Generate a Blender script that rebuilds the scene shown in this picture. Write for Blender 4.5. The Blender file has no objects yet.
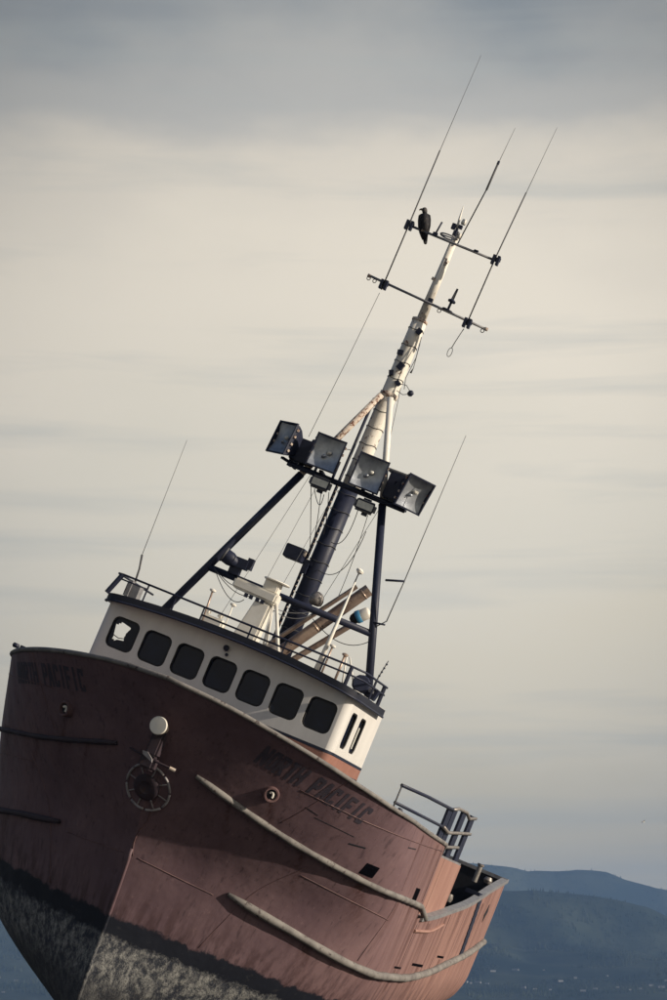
import bpy, bmesh, math, random
import numpy as np
from mathutils import Vector, Matrix
random.seed(4); rng = np.random.default_rng(4)
S = bpy.context.scene
COL = S.collection
R = math.radians

# ------------------------------------------------------------------ camera
F_PX, HOR = 2460.0, 1003.0          # focal length and horizon row of the 667x1000 photograph
cam_d = bpy.data.cameras.new('camera'); cam = bpy.data.objects.new('camera', cam_d); COL.objects.link(cam)
CAMH = 1.3
cam.location = (0, 0, CAMH)
PITCH = math.atan((HOR - 500) / F_PX)
cam.rotation_euler = (R(90) + PITCH, 0, 0)
cam_d.sensor_fit = 'VERTICAL'; cam_d.sensor_height = 36; cam_d.sensor_width = 24
cam_d.lens = F_PX / 1000 * 36
cam_d.clip_start = .5; cam_d.clip_end = 60000
S.camera = cam
S.view_settings.view_transform = 'Standard'; S.view_settings.look = 'None'
S.view_settings.exposure = .18; S.view_settings.gamma = 1

# boat pose: yawed to show the port side, heeled over to port, resting on the flat
BOAT = Matrix(((0.9003, 0.2079, 0.3824, -2.79), (-0.1983, 0.978, -0.0648, 59.64), (-0.3875, -0.0175, 0.9217, 7.81 + CAMH), (0, 0, 0, 1)))
B3 = BOAT.to_3x3()

# ------------------------------------------------------------------ light
SUN = (B3 @ Vector((.82, -.085, .57))).normalized()
sun_d = bpy.data.lights.new('sun', 'SUN'); sun = bpy.data.objects.new('sun', sun_d); COL.objects.link(sun)
sun_d.energy = 5.0; sun_d.angle = R(.5); sun_d.color = (1, .88, .72)
sun.rotation_euler = SUN.to_track_quat('Z', 'Y').to_euler(); sun.location = (60, 20, 60)

W = bpy.data.worlds.new('World'); S.world = W; W.use_nodes = True
nt = W.node_tree; N = nt.nodes; L = nt.links; N.clear()
def wn(t, **k):
    n = N.new(t)
    for a, b in k.items(): setattr(n, a, b)
    return n
def wmath(op, a, b=None, c=None):
    n = wn('ShaderNodeMath', operation=op)
    for i, v in enumerate((a, b, c)):
        if v is None: continue
        if isinstance(v, (int, float)): n.inputs[i].default_value = v
        else: L.new(v, n.inputs[i])
    return n.outputs[0]
out = wn('ShaderNodeOutputWorld'); bg = wn('ShaderNodeBackground'); bg.inputs['Strength'].default_value = .1
sky = wn('ShaderNodeTexSky'); sky.sky_type = 'NISHITA'; sky.sun_disc = False
sky.sun_elevation = math.asin(SUN.z); sky.sun_rotation = math.atan2(SUN.x, SUN.y); sky.dust_density = 1.5; sky.ozone_density = 1.5
tc = wn('ShaderNodeTexCoord'); sep = wn('ShaderNodeSeparateXYZ'); L.new(tc.outputs['Generated'], sep.inputs[0])
mp = wn('ShaderNodeMapping'); mp.inputs['Scale'].default_value = (3.6, 3.6, 8); mp.inputs['Rotation'].default_value = (0, R(2), 0)
L.new(tc.outputs['Generated'], mp.inputs[0])
n1 = wn('ShaderNodeTexNoise'); n1.inputs['Scale'].default_value = 1.6; n1.inputs['Detail'].default_value = 5; n1.inputs['Roughness'].default_value = .5
L.new(mp.outputs[0], n1.inputs['Vector'])
mp2 = wn('ShaderNodeMapping'); mp2.inputs['Scale'].default_value = (2.5, 2.5, 34); mp2.inputs['Rotation'].default_value = (0, R(-1.5), 0)
L.new(tc.outputs['Generated'], mp2.inputs[0])
n2 = wn('ShaderNodeTexNoise'); n2.inputs['Scale'].default_value = 1.9; n2.inputs['Detail'].default_value = 6; n2.inputs['Roughness'].default_value = .55
n2.inputs['Distortion'].default_value = .3
L.new(mp2.outputs[0], n2.inputs['Vector'])
# height above the horizon, wobbled by slow noise so that the bands are uneven
zz = wmath('ADD', sep.outputs['Z'], wmath('MULTIPLY', wmath('SUBTRACT', n1.outputs['Fac'], .5), .17))
ramp = wn('ShaderNodeValToRGB'); L.new(zz, ramp.inputs[0]); cr = ramp.color_ramp; cr.interpolation = 'EASE'
SKY = [(0.0, (.56, .485, .335)), (.05, (.62, .55, .405)), (.12, (.70, .63, .49)), (.19, (.70, .645, .53)), (.27, (.76, .69, .57)), (.315, (.69, .63, .53)),
       (.355, (.47, .46, .43)), (.42, (.265, .295, .315)), (.6, (.10, .18, .36)), (1, (.07, .15, .36))]
while len(cr.elements) < len(SKY): cr.elements.new(.5)
for e, (p, c) in zip(cr.elements, SKY): e.position = p; e.color = (*c, 1)
# soft grey-blue streaks through the cloud
st = wn('ShaderNodeMapRange'); st.inputs['From Min'].default_value = .50; st.inputs['From Max'].default_value = .75
st.inputs['To Min'].default_value = 0; st.inputs['To Max'].default_value = .5; L.new(n2.outputs['Fac'], st.inputs['Value'])
mixs = wn('ShaderNodeMixRGB'); L.new(st.outputs[0], mixs.inputs[0]); L.new(ramp.outputs[0], mixs.inputs[1]); mixs.inputs[2].default_value = (.42, .44, .42, 1)
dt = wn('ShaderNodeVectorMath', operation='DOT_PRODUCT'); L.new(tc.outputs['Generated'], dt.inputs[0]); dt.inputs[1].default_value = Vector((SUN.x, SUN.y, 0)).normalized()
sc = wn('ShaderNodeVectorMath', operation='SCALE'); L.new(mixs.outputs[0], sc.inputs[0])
# added glow above the boat; its falloff puts lens vignetting into the sky
dg = wn('ShaderNodeVectorMath', operation='DOT_PRODUCT'); L.new(tc.outputs['Generated'], dg.inputs[0]); dg.inputs[1].default_value = Vector((-.005, .955, .235)).normalized()
gl = wn('ShaderNodeMapRange', interpolation_type='SMOOTHSTEP'); gl.inputs['From Min'].default_value = math.cos(R(14)); gl.inputs['From Max'].default_value = 1; gl.inputs['To Min'].default_value = .56; gl.inputs['To Max'].default_value = 1.0
L.new(dg.outputs['Value'], gl.inputs['Value'])
L.new(wmath('MULTIPLY', wmath('MULTIPLY_ADD', dt.outputs['Value'], 7.5, 12.0), gl.outputs[0]), sc.inputs['Scale'])  # added dimming of the cloud opposite the sun, to darken the starboard hull
cover = wn('ShaderNodeMapRange'); cover.inputs['From Min'].default_value = .36; cover.inputs['From Max'].default_value = .75
cover.inputs['To Min'].default_value = .96; cover.inputs['To Max'].default_value = .45; L.new(zz, cover.inputs['Value'])
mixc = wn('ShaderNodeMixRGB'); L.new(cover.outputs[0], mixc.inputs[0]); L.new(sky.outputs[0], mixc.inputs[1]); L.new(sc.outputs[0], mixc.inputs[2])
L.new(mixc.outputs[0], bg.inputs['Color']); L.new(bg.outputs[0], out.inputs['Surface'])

S.cycles.max_bounces = 6; S.cycles.diffuse_bounces = 3; S.cycles.glossy_bounces = 3; S.cycles.transmission_bounces = 6
S.cycles.transparent_max_bounces = 12; S.cycles.volume_bounces = 0; S.cycles.use_denoising = True

# ------------------------------------------------------------------ materials
def nodes(name):
    m = bpy.data.materials.new(name); m.use_nodes = True
    t = m.node_tree; p = t.nodes['Principled BSDF']
    return m, t, p
class T:
    """small node helper on one tree"""
    def __init__(s, t): s.t = t; s.tc = t.nodes.new('ShaderNodeTexCoord')
    def n(s, k, **kw):
        n = s.t.nodes.new(k)
        for a, b in kw.items(): setattr(n, a, b)
        return n
    def l(s, a, b): s.t.links.new(a, b)
    def noise(s, scale, detail=4, rough=.6, vec=(1, 1, 1), dist=0):
        mp = s.n('ShaderNodeMapping'); mp.inputs['Scale'].default_value = vec; s.l(s.tc.outputs['Object'], mp.inputs[0])
        n = s.n('ShaderNodeTexNoise'); n.inputs['Scale'].default_value = scale; n.inputs['Detail'].default_value = detail
        n.inputs['Roughness'].default_value = rough; n.inputs['Distortion'].default_value = dist
        s.l(mp.outputs[0], n.inputs['Vector']); return n.outputs['Fac']
    def rng(s, v, a, b, c=0, d=1):
        n = s.n('ShaderNodeMapRange'); n.inputs['From Min'].default_value = a; n.inputs['From Max'].default_value = b
        n.inputs['To Min'].default_value = c; n.inputs['To Max'].default_value = d; s.l(v, n.inputs['Value']); return n.outputs[0]
    def mix(s, f, a, b, mode='MIX'):
        n = s.n('ShaderNodeMixRGB', blend_type=mode)
        for i, v in ((0, f), (1, a), (2, b)):
            if isinstance(v, (int, float)): n.inputs[i].default_value = v
            elif isinstance(v, tuple): n.inputs[i].default_value = (*v, 1)
            else: s.l(v, n.inputs[i])
        return n.outputs[0]
    def mth(s, op, a, b):
        n = s.n('ShaderNodeMath', operation=op)
        for i, v in enumerate((a, b)):
            if isinstance(v, (int, float)): n.inputs[i].default_value = v
            else: s.l(v, n.inputs[i])
        return n.outputs[0]
    def bump(s, p, h, strength=.3, dist=.02):
        b = s.n('ShaderNodeBump'); b.inputs['Strength'].default_value = strength; b.inputs['Distance'].default_value = dist
        s.l(h, b.inputs['Height']); s.l(b.outputs[0], p.inputs['Normal'])
def paint(name, c1, c2=None, rough=.6, scale=3, wear=None, wear_at=.62, bump=.15, metal=0, vec=(1, 1, 1), spec=.3):
    m, t, p = nodes(name); h = T(t)
    c2 = c2 or tuple(x * .75 for x in c1)
    n = h.noise(scale, 6, .65, vec)
    c = h.mix(h.rng(n, .35, .65), c1, c2)
    if wear:
        w = h.noise(scale * 2.7, 6, .7, vec); c = h.mix(h.rng(w, wear_at, wear_at + .06), c, wear)
    h.l(c, p.inputs['Base Color']); p.inputs['Roughness'].default_value = rough; p.inputs['Metallic'].default_value = metal
    p.inputs['Specular IOR Level'].default_value = spec
    if bump: h.bump(p, h.noise(scale * 6, 5, .7), bump, .01)
    return m

RUST = (.13, .045, .022)
def hull_paint():
    m, t, p = nodes('hull_paint'); h = T(t)
    sep = h.n('ShaderNodeSeparateXYZ'); h.l(h.tc.outputs['Object'], sep.inputs[0]); z = sep.outputs['Z']; y = sep.outputs['Y']
    big = h.noise(.45, 5, .6); fine = h.noise(5, 6, .7); streak = h.noise(2.2, 6, .68, (2.2, 2.2, .07)); drip = h.noise(5.5, 5, .6, (1.6, 1.6, .04))
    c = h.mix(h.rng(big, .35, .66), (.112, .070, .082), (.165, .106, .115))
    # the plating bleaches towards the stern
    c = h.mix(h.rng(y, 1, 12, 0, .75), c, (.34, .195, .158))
    c = h.mix(h.rng(streak, .48, .72, 0, .45), c, (.085, .050, .056))
    c = h.mix(h.rng(drip, .58, .67, 0, .55), c, (.050, .032, .038))
    aft = h.noise(4.0, 6, .62, (1, 2.0, .05)); c = h.mix(h.mth('MULTIPLY', h.rng(y, 2.5, 6), h.rng(aft, .52, .64, 0, .7)), c, (.085, .040, .036))
    c = h.mix(h.rng(fine, .60, .78, 0, .45), c, (.30, .20, .195))
    chip = h.noise(9, 5, .75, (1, 1, .5)); c = h.mix(h.rng(chip, .73, .76, 0, .7), c, (.05, .022, .02))
    # stains under the lower guard rail
    low = h.rng(z, -6.3, -5.2, 1, 0); c = h.mix(h.mth('MULTIPLY', low, h.rng(streak, .42, .60, 0, .8)), c, (.055, .03, .032))
    ax_ = h.n('ShaderNodeMath', operation='ABSOLUTE'); h.l(sep.outputs['X'], ax_.inputs[0])
    wob = h.mth('MULTIPLY', h.mth('SUBTRACT', h.noise(1.3, 3, .5), .5), .25); edge = h.noise(7, 5, .7, (2, 2, .10)); runs = None
    for (xq, yy, zz, w, ln, k_) in ((1, 2.78, -2.35, .12, 1.3, .8), (1, 4.95, -3.1, .25, 1.6, .9), (1, 3.6, -3.1, .14, 1.4, .7), (1, 1.9, -2.7, .10, 1.2, .6), (1, 4.2, -5.1, .2, 1.2, .7), (0, 4.85, -3.25, .30, 1.8, .95), (0, 3.1, -3.4, .2, 1.6, .7), (0, 6.3, -3.5, .2, 2.0, .9), (0, 8.2, -3.7, .3, 1.7, .9),
            (0, 10.4, -3.4, .25, 1.6, .8), (0, 12.6, -3.1, .35, 1.7, .95), (0, 14.4, -2.9, .25, 1.9, .8), (0, 16.6, -2.7, .3, 1.6, .9), (0, 3.0, -1.65, .14, 1.4, .7), (0, 5.2, -1.7, .18, 1.5, .8), (0, 18.6, -2.2, .2, 1.6, .8), (0, 9.2, -4.9, .4, 1.3, .9), (0, 12.3, -4.6, .4, 1.5, .9), (0, 6.2, -5.1, .3, 1.2, .8)):
        d_ = h.mth('ABSOLUTE', h.mth('SUBTRACT', h.mth('ADD', ax_.outputs[0] if xq else y, wob), yy), 0); a_ = h.rng(d_, w, w * .25, 0, 1); b_ = h.rng(z, zz - ln, zz - .1, 0, 1); c_ = h.rng(z, zz + .03, zz - .02, 0, 1)
        v_ = h.mth('MULTIPLY', h.mth('MULTIPLY', h.mth('MULTIPLY', a_, b_), c_), k_); runs = v_ if runs is None else h.mth('MAXIMUM', runs, v_)
    c = h.mix(h.mth('MULTIPLY', runs, h.rng(edge, .38, .58, .1, 1)), c, (.060, .024, .020))
    # black boot top, then fouled bottom
    ze = h.mth('ADD', z, h.mth('MULTIPLY', h.mth('SUBTRACT', h.noise(1.6, 8, .75), .5), .55))
    blk = h.rng(ze, -6.22, -6.28); blkc = h.mix(h.rng(fine, .6, .75, 0, .5), (.010, .012, .020), (.08, .075, .07))
    c = h.mix(blk, c, blkc)
    zf = h.mth('ADD', z, h.mth('MULTIPLY', h.mth('SUBTRACT', h.noise(2.2, 9, .8), .5), .8))
    foul = h.rng(zf, -6.66, -6.80); b3 = h.noise(34, 4, .7)
    b1 = h.noise(5.5, 10, .82, (1, 1, .6)); b2 = h.noise(14, 6, .75)
    fc = h.mix(h.rng(b1, .45, .60), (.026, .031, .046), (.325, .322, .305)); fc = h.mix(h.rng(b2, .58, .70, 0, .8), fc, (.05, .05, .05))
    fc = h.mix(h.rng(b3, .52, .62, 0, .7), fc, (.055, .055, .062)); lowdark = h.rng(zf, -7.5, -8.1, 0, .75); fc = h.mix(lowdark, fc, (.035, .036, .042))
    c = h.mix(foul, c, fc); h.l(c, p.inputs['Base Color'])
    p.inputs['Roughness'].default_value = .62; p.inputs['Specular IOR Level'].default_value = .25
    wv = h.n('ShaderNodeTexWave'); wv.bands_direction = 'Y'; wv.inputs['Scale'].default_value = .55; wv.inputs['Distortion'].default_value = .6; h.l(h.tc.outputs['Object'], wv.inputs[0])
    dent = h.noise(.9, 3, .5); hh = h.mth('ADD', h.mth('MULTIPLY', dent, 1.9), h.mth('MULTIPLY', fine, .14)); hh = h.mth('ADD', hh, h.mth('MULTIPLY', wv.outputs['Fac'], .45))
    vo = h.n('ShaderNodeTexVoronoi'); vo.inputs['Scale'].default_value = 16; h.l(h.tc.outputs['Object'], vo.inputs['Vector'])
    crust = h.mth('ADD', h.mth('MULTIPLY', b1, 3.0), h.mth('MULTIPLY', h.rng(vo.outputs['Distance'], .0, .5, 1, 0), .35))
    hh = h.mth('ADD', hh, h.mth('MULTIPLY', foul, crust)); h.bump(p, hh, .55, .05)
    return m
M = dict(
    hull=hull_paint(),
    plate=paint('faded_plate', (.34, .198, .162), (.26, .14, .115), .65, 1.6, RUST, .63, vec=(1, 1, .25)),
    rail=paint('guard_rail_wood', (.23, .215, .20), (.125, .115, .11), .75, 2.2, (.06, .045, .045), .58, .45),
    white=paint('white_paint', (.68, .66, .63), (.60, .585, .56), .45, 1.2, (.44, .36, .29), .70, .10, vec=(1.6, 1.6, .35)),
    mastwhite=paint('mast_white', (.80, .765, .69), (.68, .63, .55), .5, 2.2, RUST, .60, .2, vec=(1, 1, .6)),
    rusty=paint('rusty_white', (.62, .55, .47), (.45, .36, .29), .6, 3.5, RUST, .52, .3),
    black=paint('black_paint', (.013, .017, .038), (.021, .024, .044), .5, 3, (.07, .05, .045), .66, .2),
    fascia=paint('dark_fascia', (.014, .017, .028), (.022, .024, .036), .55, 2, (.075, .075, .08), .68, .15),
    navy=paint('navy_paint', (.02, .025, .045), None, .5, 3),
    band=paint('red_band', (.30, .15, .115), (.25, .12, .09), .5, 2, (.16, .07, .05), .66),
    grey=paint('grey_metal', (.24, .24, .25), (.15, .15, .16), .5, 5, RUST, .62),
    steel=paint('worn_steel', (.30, .28, .26), (.17, .15, .14), .45, 6, RUST, .60, metal=.4),
    exhaust=paint('heat_stained_steel', (.50, .38, .30), (.22, .155, .13), .36, 1.6, (.045, .028, .025), .60, .2, metal=.5, vec=(1, 1, 1)),
    wire=paint('wire', (.085, .085, .09), None, .6, 5, bump=0),
    letters=paint('faded_letters', (.040, .036, .052), (.060, .048, .062), .65, 3, (.10, .07, .08), .64),
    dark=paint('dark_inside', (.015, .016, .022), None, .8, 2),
    deck=paint('weathered_deck', (.10, .085, .075), (.06, .05, .05), .8, 1.5),
    void=paint('black_hole', (.003, .003, .005), None, .95, 2, spec=.02, bump=0),
    tar=paint('tarred_iron', (.036, .027, .036), (.050, .034, .042), .7, 3, (.06, .035, .03), .6),
    pale=paint('galvanised', (.36, .34, .34), (.22, .20, .21), .5, 6, RUST, .64),
    rubber=paint('rubber', (.018, .018, .02), None, .75, 5),
    seam=paint('weld_seam', (.075, .042, .045), (.17, .10, .098), .6, 2.5),
    blue=paint('blue_plastic', (.06, .24, .42), (.05, .19, .34), .4, 4),
    ivory=paint('pale_plastic', (.78, .75, .68), (.70, .66, .58), .4, 3, (.45, .38, .30), .72, .05),
    feather=paint('dark_feathers', (.012, .012, .017), (.030, .028, .030), .8, 11, (.30, .26, .22), .60, .4, vec=(1, 1, .45)),
    head=paint('grey_feathers', (.10, .09, .085), (.05, .046, .048), .8, 18, bump=.3),
    beak=paint('beak', (.07, .055, .04), None, .4, 9),
    rope=paint('pale_cord', (.38, .36, .32), None, .8, 9),
)
def glass(name, c, rough=.06):
    m, t, p = nodes(name); h = T(t)
    n = h.noise(1.3, 4, .55); h.l(h.mix(h.rng(n, .42, .75, 0, .7), c, tuple(x * 2.2 for x in c)), p.inputs['Base Color'])
    p.inputs['Roughness'].default_value = rough; p.inputs['Specular IOR Level'].default_value = .22
    return m
M['glass'] = glass('dark_window_glass', (.005, .008, .020))
M['rail_shaded'] = paint('shaded_guard_rail', (.050, .038, .046), (.036, .029, .038), .75, 2.2, (.06, .04, .04), .62, .3)  # starboard rails: shade of that side put into a darker colour
M['lens'] = paint('lamp_reflector', (.50, .53, .57), (.27, .29, .33), .42, 2.6, (.09, .09, .10), .66, bump=.1, metal=.6)
M['reflector'] = paint('lamp_bulb', (.62, .60, .54), None, .2, 3, bump=0)
M['lenspale'] = paint('worklamp_lens', (.62, .61, .54), (.45, .45, .41), .25, 6, bump=0, spec=.5)

# ------------------------------------------------------------------ mesh helpers
class MB:
    def __init__(s): s.v = []; s.f = []
    def add(s, vs, fs):
        o = len(s.v); s.v += [tuple(v) for v in vs]; s.f += [tuple(i + o for i in f) for f in fs]; return s
    def box(s, c, d, rot=None):
        x, y, z = (k / 2 for k in d); vs = [Vector((a * x, b * y, e * z)) for a in (-1, 1) for b in (-1, 1) for e in (-1, 1)]
        if rot is not None: vs = [rot @ v for v in vs]
        c = Vector(c)
        return s.add([v + c for v in vs], [(0, 1, 3, 2), (4, 6, 7, 5), (0, 4, 5, 1), (2, 3, 7, 6), (0, 2, 6, 4), (1, 5, 7, 3)])
    def tube(s, pts, r, n=8, caps=True, flat=None):
        pts = [Vector(p) for p in pts]; k = len(pts); rs = r if isinstance(r, (list, tuple)) else [r] * k
        up = None; rings = []
        for i, p in enumerate(pts):
            d = (pts[min(i + 1, k - 1)] - pts[max(i - 1, 0)]).normalized()
            if up is None: up = Vector((0, 0, 1)) if abs(d.z) < .9 else Vector((1, 0, 0))
            a = d.cross(up).normalized(); b = a.cross(d).normalized(); up = b
            rings.append([p + (a * math.cos(2 * math.pi * j / n) + b * math.sin(2 * math.pi * j / n) * (flat or 1)) * rs[i] for j in range(n)])
        vs = [v for ring in rings for v in ring]
        fs = [(i * n + j, i * n + (j + 1) % n, (i + 1) * n + (j + 1) % n, (i + 1) * n + j) for i in range(k - 1) for j in range(n)]
        if caps: fs += [tuple(range(n - 1, -1, -1)), tuple((k - 1) * n + j for j in range(n))]
        return s.add(vs, fs)
    def lathe(s, prof, c, axis=(0, 0, 1), n=16):
        c = Vector(c); ax = Vector(axis).normalized(); q = ax.to_track_quat('Z', 'Y')
        vs = []; k = len(prof)
        for r, h in prof:
            for j in range(n): vs.append(c + q @ Vector((r * math.cos(2 * math.pi * j / n), r * math.sin(2 * math.pi * j / n), h)))
        fs = [(i * n + j, i * n + (j + 1) % n, (i + 1) * n + (j + 1) % n, (i + 1) * n + j) for i in range(k - 1) for j in range(n)]
        fs += [tuple(range(n - 1, -1, -1)), tuple((k - 1) * n + j for j in range(n))]
        return s.add(vs, fs)
    def build(s, name, mat, parent=None, smooth=False, bevel=0):
        me = bpy.data.meshes.new(name); me.from_pydata(s.v, [], s.f); me.validate(); me.materials.append(mat)
        bm = bmesh.new(); bm.from_mesh(me); bmesh.ops.recalc_face_normals(bm, faces=bm.faces[:])
        if bevel: bmesh.ops.bevel(bm, geom=[e for e in bm.edges if len(e.link_faces) == 2 and e.calc_face_angle(0) > .5], offset=bevel, segments=2, affect='EDGES')
        bm.to_mesh(me); bm.free()
        if smooth:
            for p in me.polygons: p.use_smooth = True
        if smooth == 'auto': me.set_sharp_from_angle(angle=R(40))
        o = bpy.data.objects.new(name, me); COL.objects.link(o)
        if parent: o.parent = parent
        return o
def tag(o, label=None, cat=None, group=None, kind=None):
    if label: o['label'] = label
    if cat: o['category'] = cat
    if group: o['group'] = group
    if kind: o['kind'] = kind
    return o
def empty(name, mat):
    o = bpy.data.objects.new(name, None); COL.objects.link(o); o.matrix_world = mat; return o
def copy_tree(o, parent=None):
    c = o.copy(); COL.objects.link(c)
    if parent: c.parent = parent
    for ch in [k for k in bpy.data.objects if k.parent == o]: copy_tree(ch, c)
    return c
def mk(name, mat, parent, smooth='auto', bevel=0):
    """decorator-free one liner: with mk(...) as b"""
    class _:
        def __enter__(s): s.b = MB(); return s.b
        def __exit__(s, *a): s.o = s.b.build(name, mat, parent, smooth, bevel)
    return _()

# ------------------------------------------------------------------ hull form (boat frame: X to port, Y aft, Z up)
def pch(x, xs, ys):
    xs = np.array(xs, float); ys = np.array(ys, float); h = np.diff(xs); d = np.diff(ys) / h
    mm = np.zeros(len(xs)); mm[0] = d[0]; mm[-1] = d[-1]
    for i in range(1, len(xs) - 1):
        if d[i - 1] * d[i] > 0: mm[i] = 2 * d[i - 1] * d[i] / (d[i - 1] + d[i])
    x = min(max(x, xs[0]), xs[-1]); i = int(min(max(np.searchsorted(xs, x) - 1, 0), len(xs) - 2)); t = (x - xs[i]) / h[i]
    return float((2*t**3 - 3*t*t + 1) * ys[i] + (t**3 - 2*t*t + t) * h[i] * mm[i] + (-2*t**3 + 3*t*t) * ys[i+1] + (t**3 - t*t) * h[i] * mm[i+1])
ZK = -9.6; YT = 20.4
def y0(z): return pch(-z, [0, .65, 1.65, 2.95, 4.57, 6.35, 8.4, 9.6], [-4.1, -3.6, -2.85, -2.05, -1.15, -.75, -.42, .6])
def bm_(z): return pch(-z, [0, 1.3, 3, 5, 6.3, 7.5, 8.8, 9.6], [5.6, 5.6, 5.62, 5.6, 5.4, 4.7, 2.6, .15])
def Lm(z): return pch(-z, [0, 2, 5, 9.6], [4.4, 4.6, 5.2, 6.5])
def nm(z): return pch(-z, [0, 2, 4.5, 9.6], [1.45, 1.3, 1.05, 1.0])
def tap(y): return pch(y, [0, 9, 15, 20.5], [1, 1, .975, .93])
def hx(y, z):
    zz = z
    if y > 10:
        k = (min(y, 20.5) - 10) / 10.5
        if z < -5: zz = max(-5 + (z + 5) * (1 + .9 * k * k), ZK)
    u = (y - y0(z)) / Lm(zz)
    if u <= 0: return 0.
    u = min(u, 1); return bm_(zz) * tap(y) * (1 - (1 - u) ** 2) ** (1 / nm(z))
def nrm(y, z, side=1):
    e = .02; dy = (hx(y + e, z) - hx(y - e, z)) / (2 * e); dz = (hx(y, z + e) - hx(y, z - e)) / (2 * e)
    n = Vector((1, -dy, -dz)).normalized(); n.x *= side; return n
def hp(y, z, off=0., side=1):
    p = Vector((side * hx(y, z), y, z)); return p + nrm(y, z, side) * off
def zG(y): return pch(y, [-3.7, -3.26, -2.78, -1.79, -.73, .53, 2.9, 6.2], [-.64, -.71, -.82, -1.04, -1.25, -1.42, -1.53, -1.62])
def zC(y): return pch(y, [6.2, 8, 10.4, 13.7, 17, 20.5], [-3.66, -3.52, -3.22, -2.82, -2.25, -1.76])
YB = 6.25
def zT(y): return zG(y) if y < YB else zC(y)

boat = empty('fishing_boat', BOAT)
tag(boat, 'faded red and white steel fishing boat heeled over to one side', 'fishing boat')

ws1 = [(i / 40) ** 1.9 for i in range(41)]
cols = [('n', w) for w in ws1] + [('y', y) for y in [2.4 + .35 * i for i in range(11)] if y < YB] + [('y', YB - .001), ('y', YB + .001)] + [('y', YB + .45 * i) for i in range(1, 32) if YB + .45 * i < YT - .1] + [('y', YT)]
NR = 46
def col_pts(c, side):
    pts = []
    zt = -1.
    for it in range(20):
        y = y0(zt) + (2.05 - y0(zt)) * c[1] if c[0] == 'n' else c[1]
        zt = zT(y)
    for r in range(NR + 1):
        z = zt + (ZK - zt) * r / NR
        y = y0(z) + (2.05 - y0(z)) * c[1] if c[0] == 'n' else c[1]
        pts.append(Vector((side * hx(y, z), y, z)))
    return pts
hull = MB(); n = NR + 1
for side in (1, -1):
    vs = []
    for c in cols: vs += col_pts(c, side)
    fs = [(i * n + j, (i + 1) * n + j, (i + 1) * n + j + 1, i * n + j + 1) for i in range(len(cols) - 1) for j in range(NR)]
    hull.add(vs, fs)
# transom
pl = col_pts(cols[-1], 1); pr = col_pts(cols[-1], -1)
hull.add(pl + pr, [(j, j + 1, n + j + 1, n + j) for j in range(NR)])
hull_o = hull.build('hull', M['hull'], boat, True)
bm = bmesh.new(); bm.from_mesh(hull_o.data); bmesh.ops.remove_doubles(bm, verts=bm.verts, dist=.0008); bmesh.ops.recalc_face_normals(bm, faces=bm.faces)
bmesh.ops.dissolve_degenerate(bm, dist=.0005, edges=bm.edges); bm.to_mesh(hull_o.data); bm.free(); hull_o.data.set_sharp_from_angle(angle=R(38))

# inner lining of the after bulwark, decks, bulkheads
def lining(ya, yb, zb, d, ztop):
    b = MB(); ys = np.linspace(ya, yb, 30)
    for side in (1, -1):
        vs = []
        for y in ys:
            for z in (ztop(y) - .02, zb): vs.append((side * (hx(y, z) - d), y, z))
        b.add(vs, [(2*i, 2*i+1, 2*i+3, 2*i+2) for i in range(len(ys) - 1)])
    return b
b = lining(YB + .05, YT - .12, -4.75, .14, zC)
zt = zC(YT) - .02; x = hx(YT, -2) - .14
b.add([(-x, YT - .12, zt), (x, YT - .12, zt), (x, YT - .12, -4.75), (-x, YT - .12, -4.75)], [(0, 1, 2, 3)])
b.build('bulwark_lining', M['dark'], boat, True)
with mk('main_deck', M['deck'], boat) as b:
    ys = np.linspace(YB, YT - .1, 20); vs = []
    for y in ys: w = hx(y, -4.7) - .1; vs += [(-w, y, -4.7), (w, y, -4.7)]
    b.add(vs, [(2*i, 2*i+1, 2*i+3, 2*i+2) for i in range(19)])
with mk('fore_deck', M['deck'], boat) as b:
    ys = np.linspace(-2.2, YB, 30); vs = []
    for y in ys: w = hx(y, -2.3) - .08; vs += [(-w, y, -2.3), (w, y, -2.3)]
    b.add(vs, [(2*i, 2*i+1, 2*i+3, 2*i+2) for i in range(29)])
YP = 10.3
with mk('shelter_deck', M['grey'], boat) as b:
    for i in range(10):
        ya = YB + .02 + (YP - YB) * i / 10; yb = YB + .02 + (YP - YB) * (i + 1) / 10 - .004
        b.box((0, (ya + yb) / 2, -1.93 - .0), (2 * (hx(ya, -3) - .17), yb - ya + .004, .07))
with mk('bulkhead', M['dark'], boat) as b:
    b.box((0, YP - .12, -3.3), (2 * (hx(YP, -3) - .3), .1, 2.66)); b.box((0, YB - .05, -3.1), (2 * (hx(YB, -3) - .06), .08, 2.9))
for ya, yb in ((YB + .03, 7.55), (7.59, YP)):      # the plated-in bays behind the raised side, seam between them
    for side in (1, -1):
        with mk('side_plate', M['plate'], boat) as b:
            vs = []
            for y in np.linspace(ya, yb, 6):
                for z in (-1.95, zC(y) - .05): vs += [(side * (hx(y, -3) - .14), y, z), (side * (hx(y, -3) - .19), y, z)]
            fs = []
            for i in range(5):
                k = 4 * i; fs += [(k, k + 2, k + 6, k + 4), (k + 1, k + 5, k + 7, k + 3), (k, k + 4, k + 5, k + 1), (k + 2, k + 3, k + 7, k + 6)]
            fs += [(0, 1, 3, 2), (20, 22, 23, 21)]; b.add(vs, fs)

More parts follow.
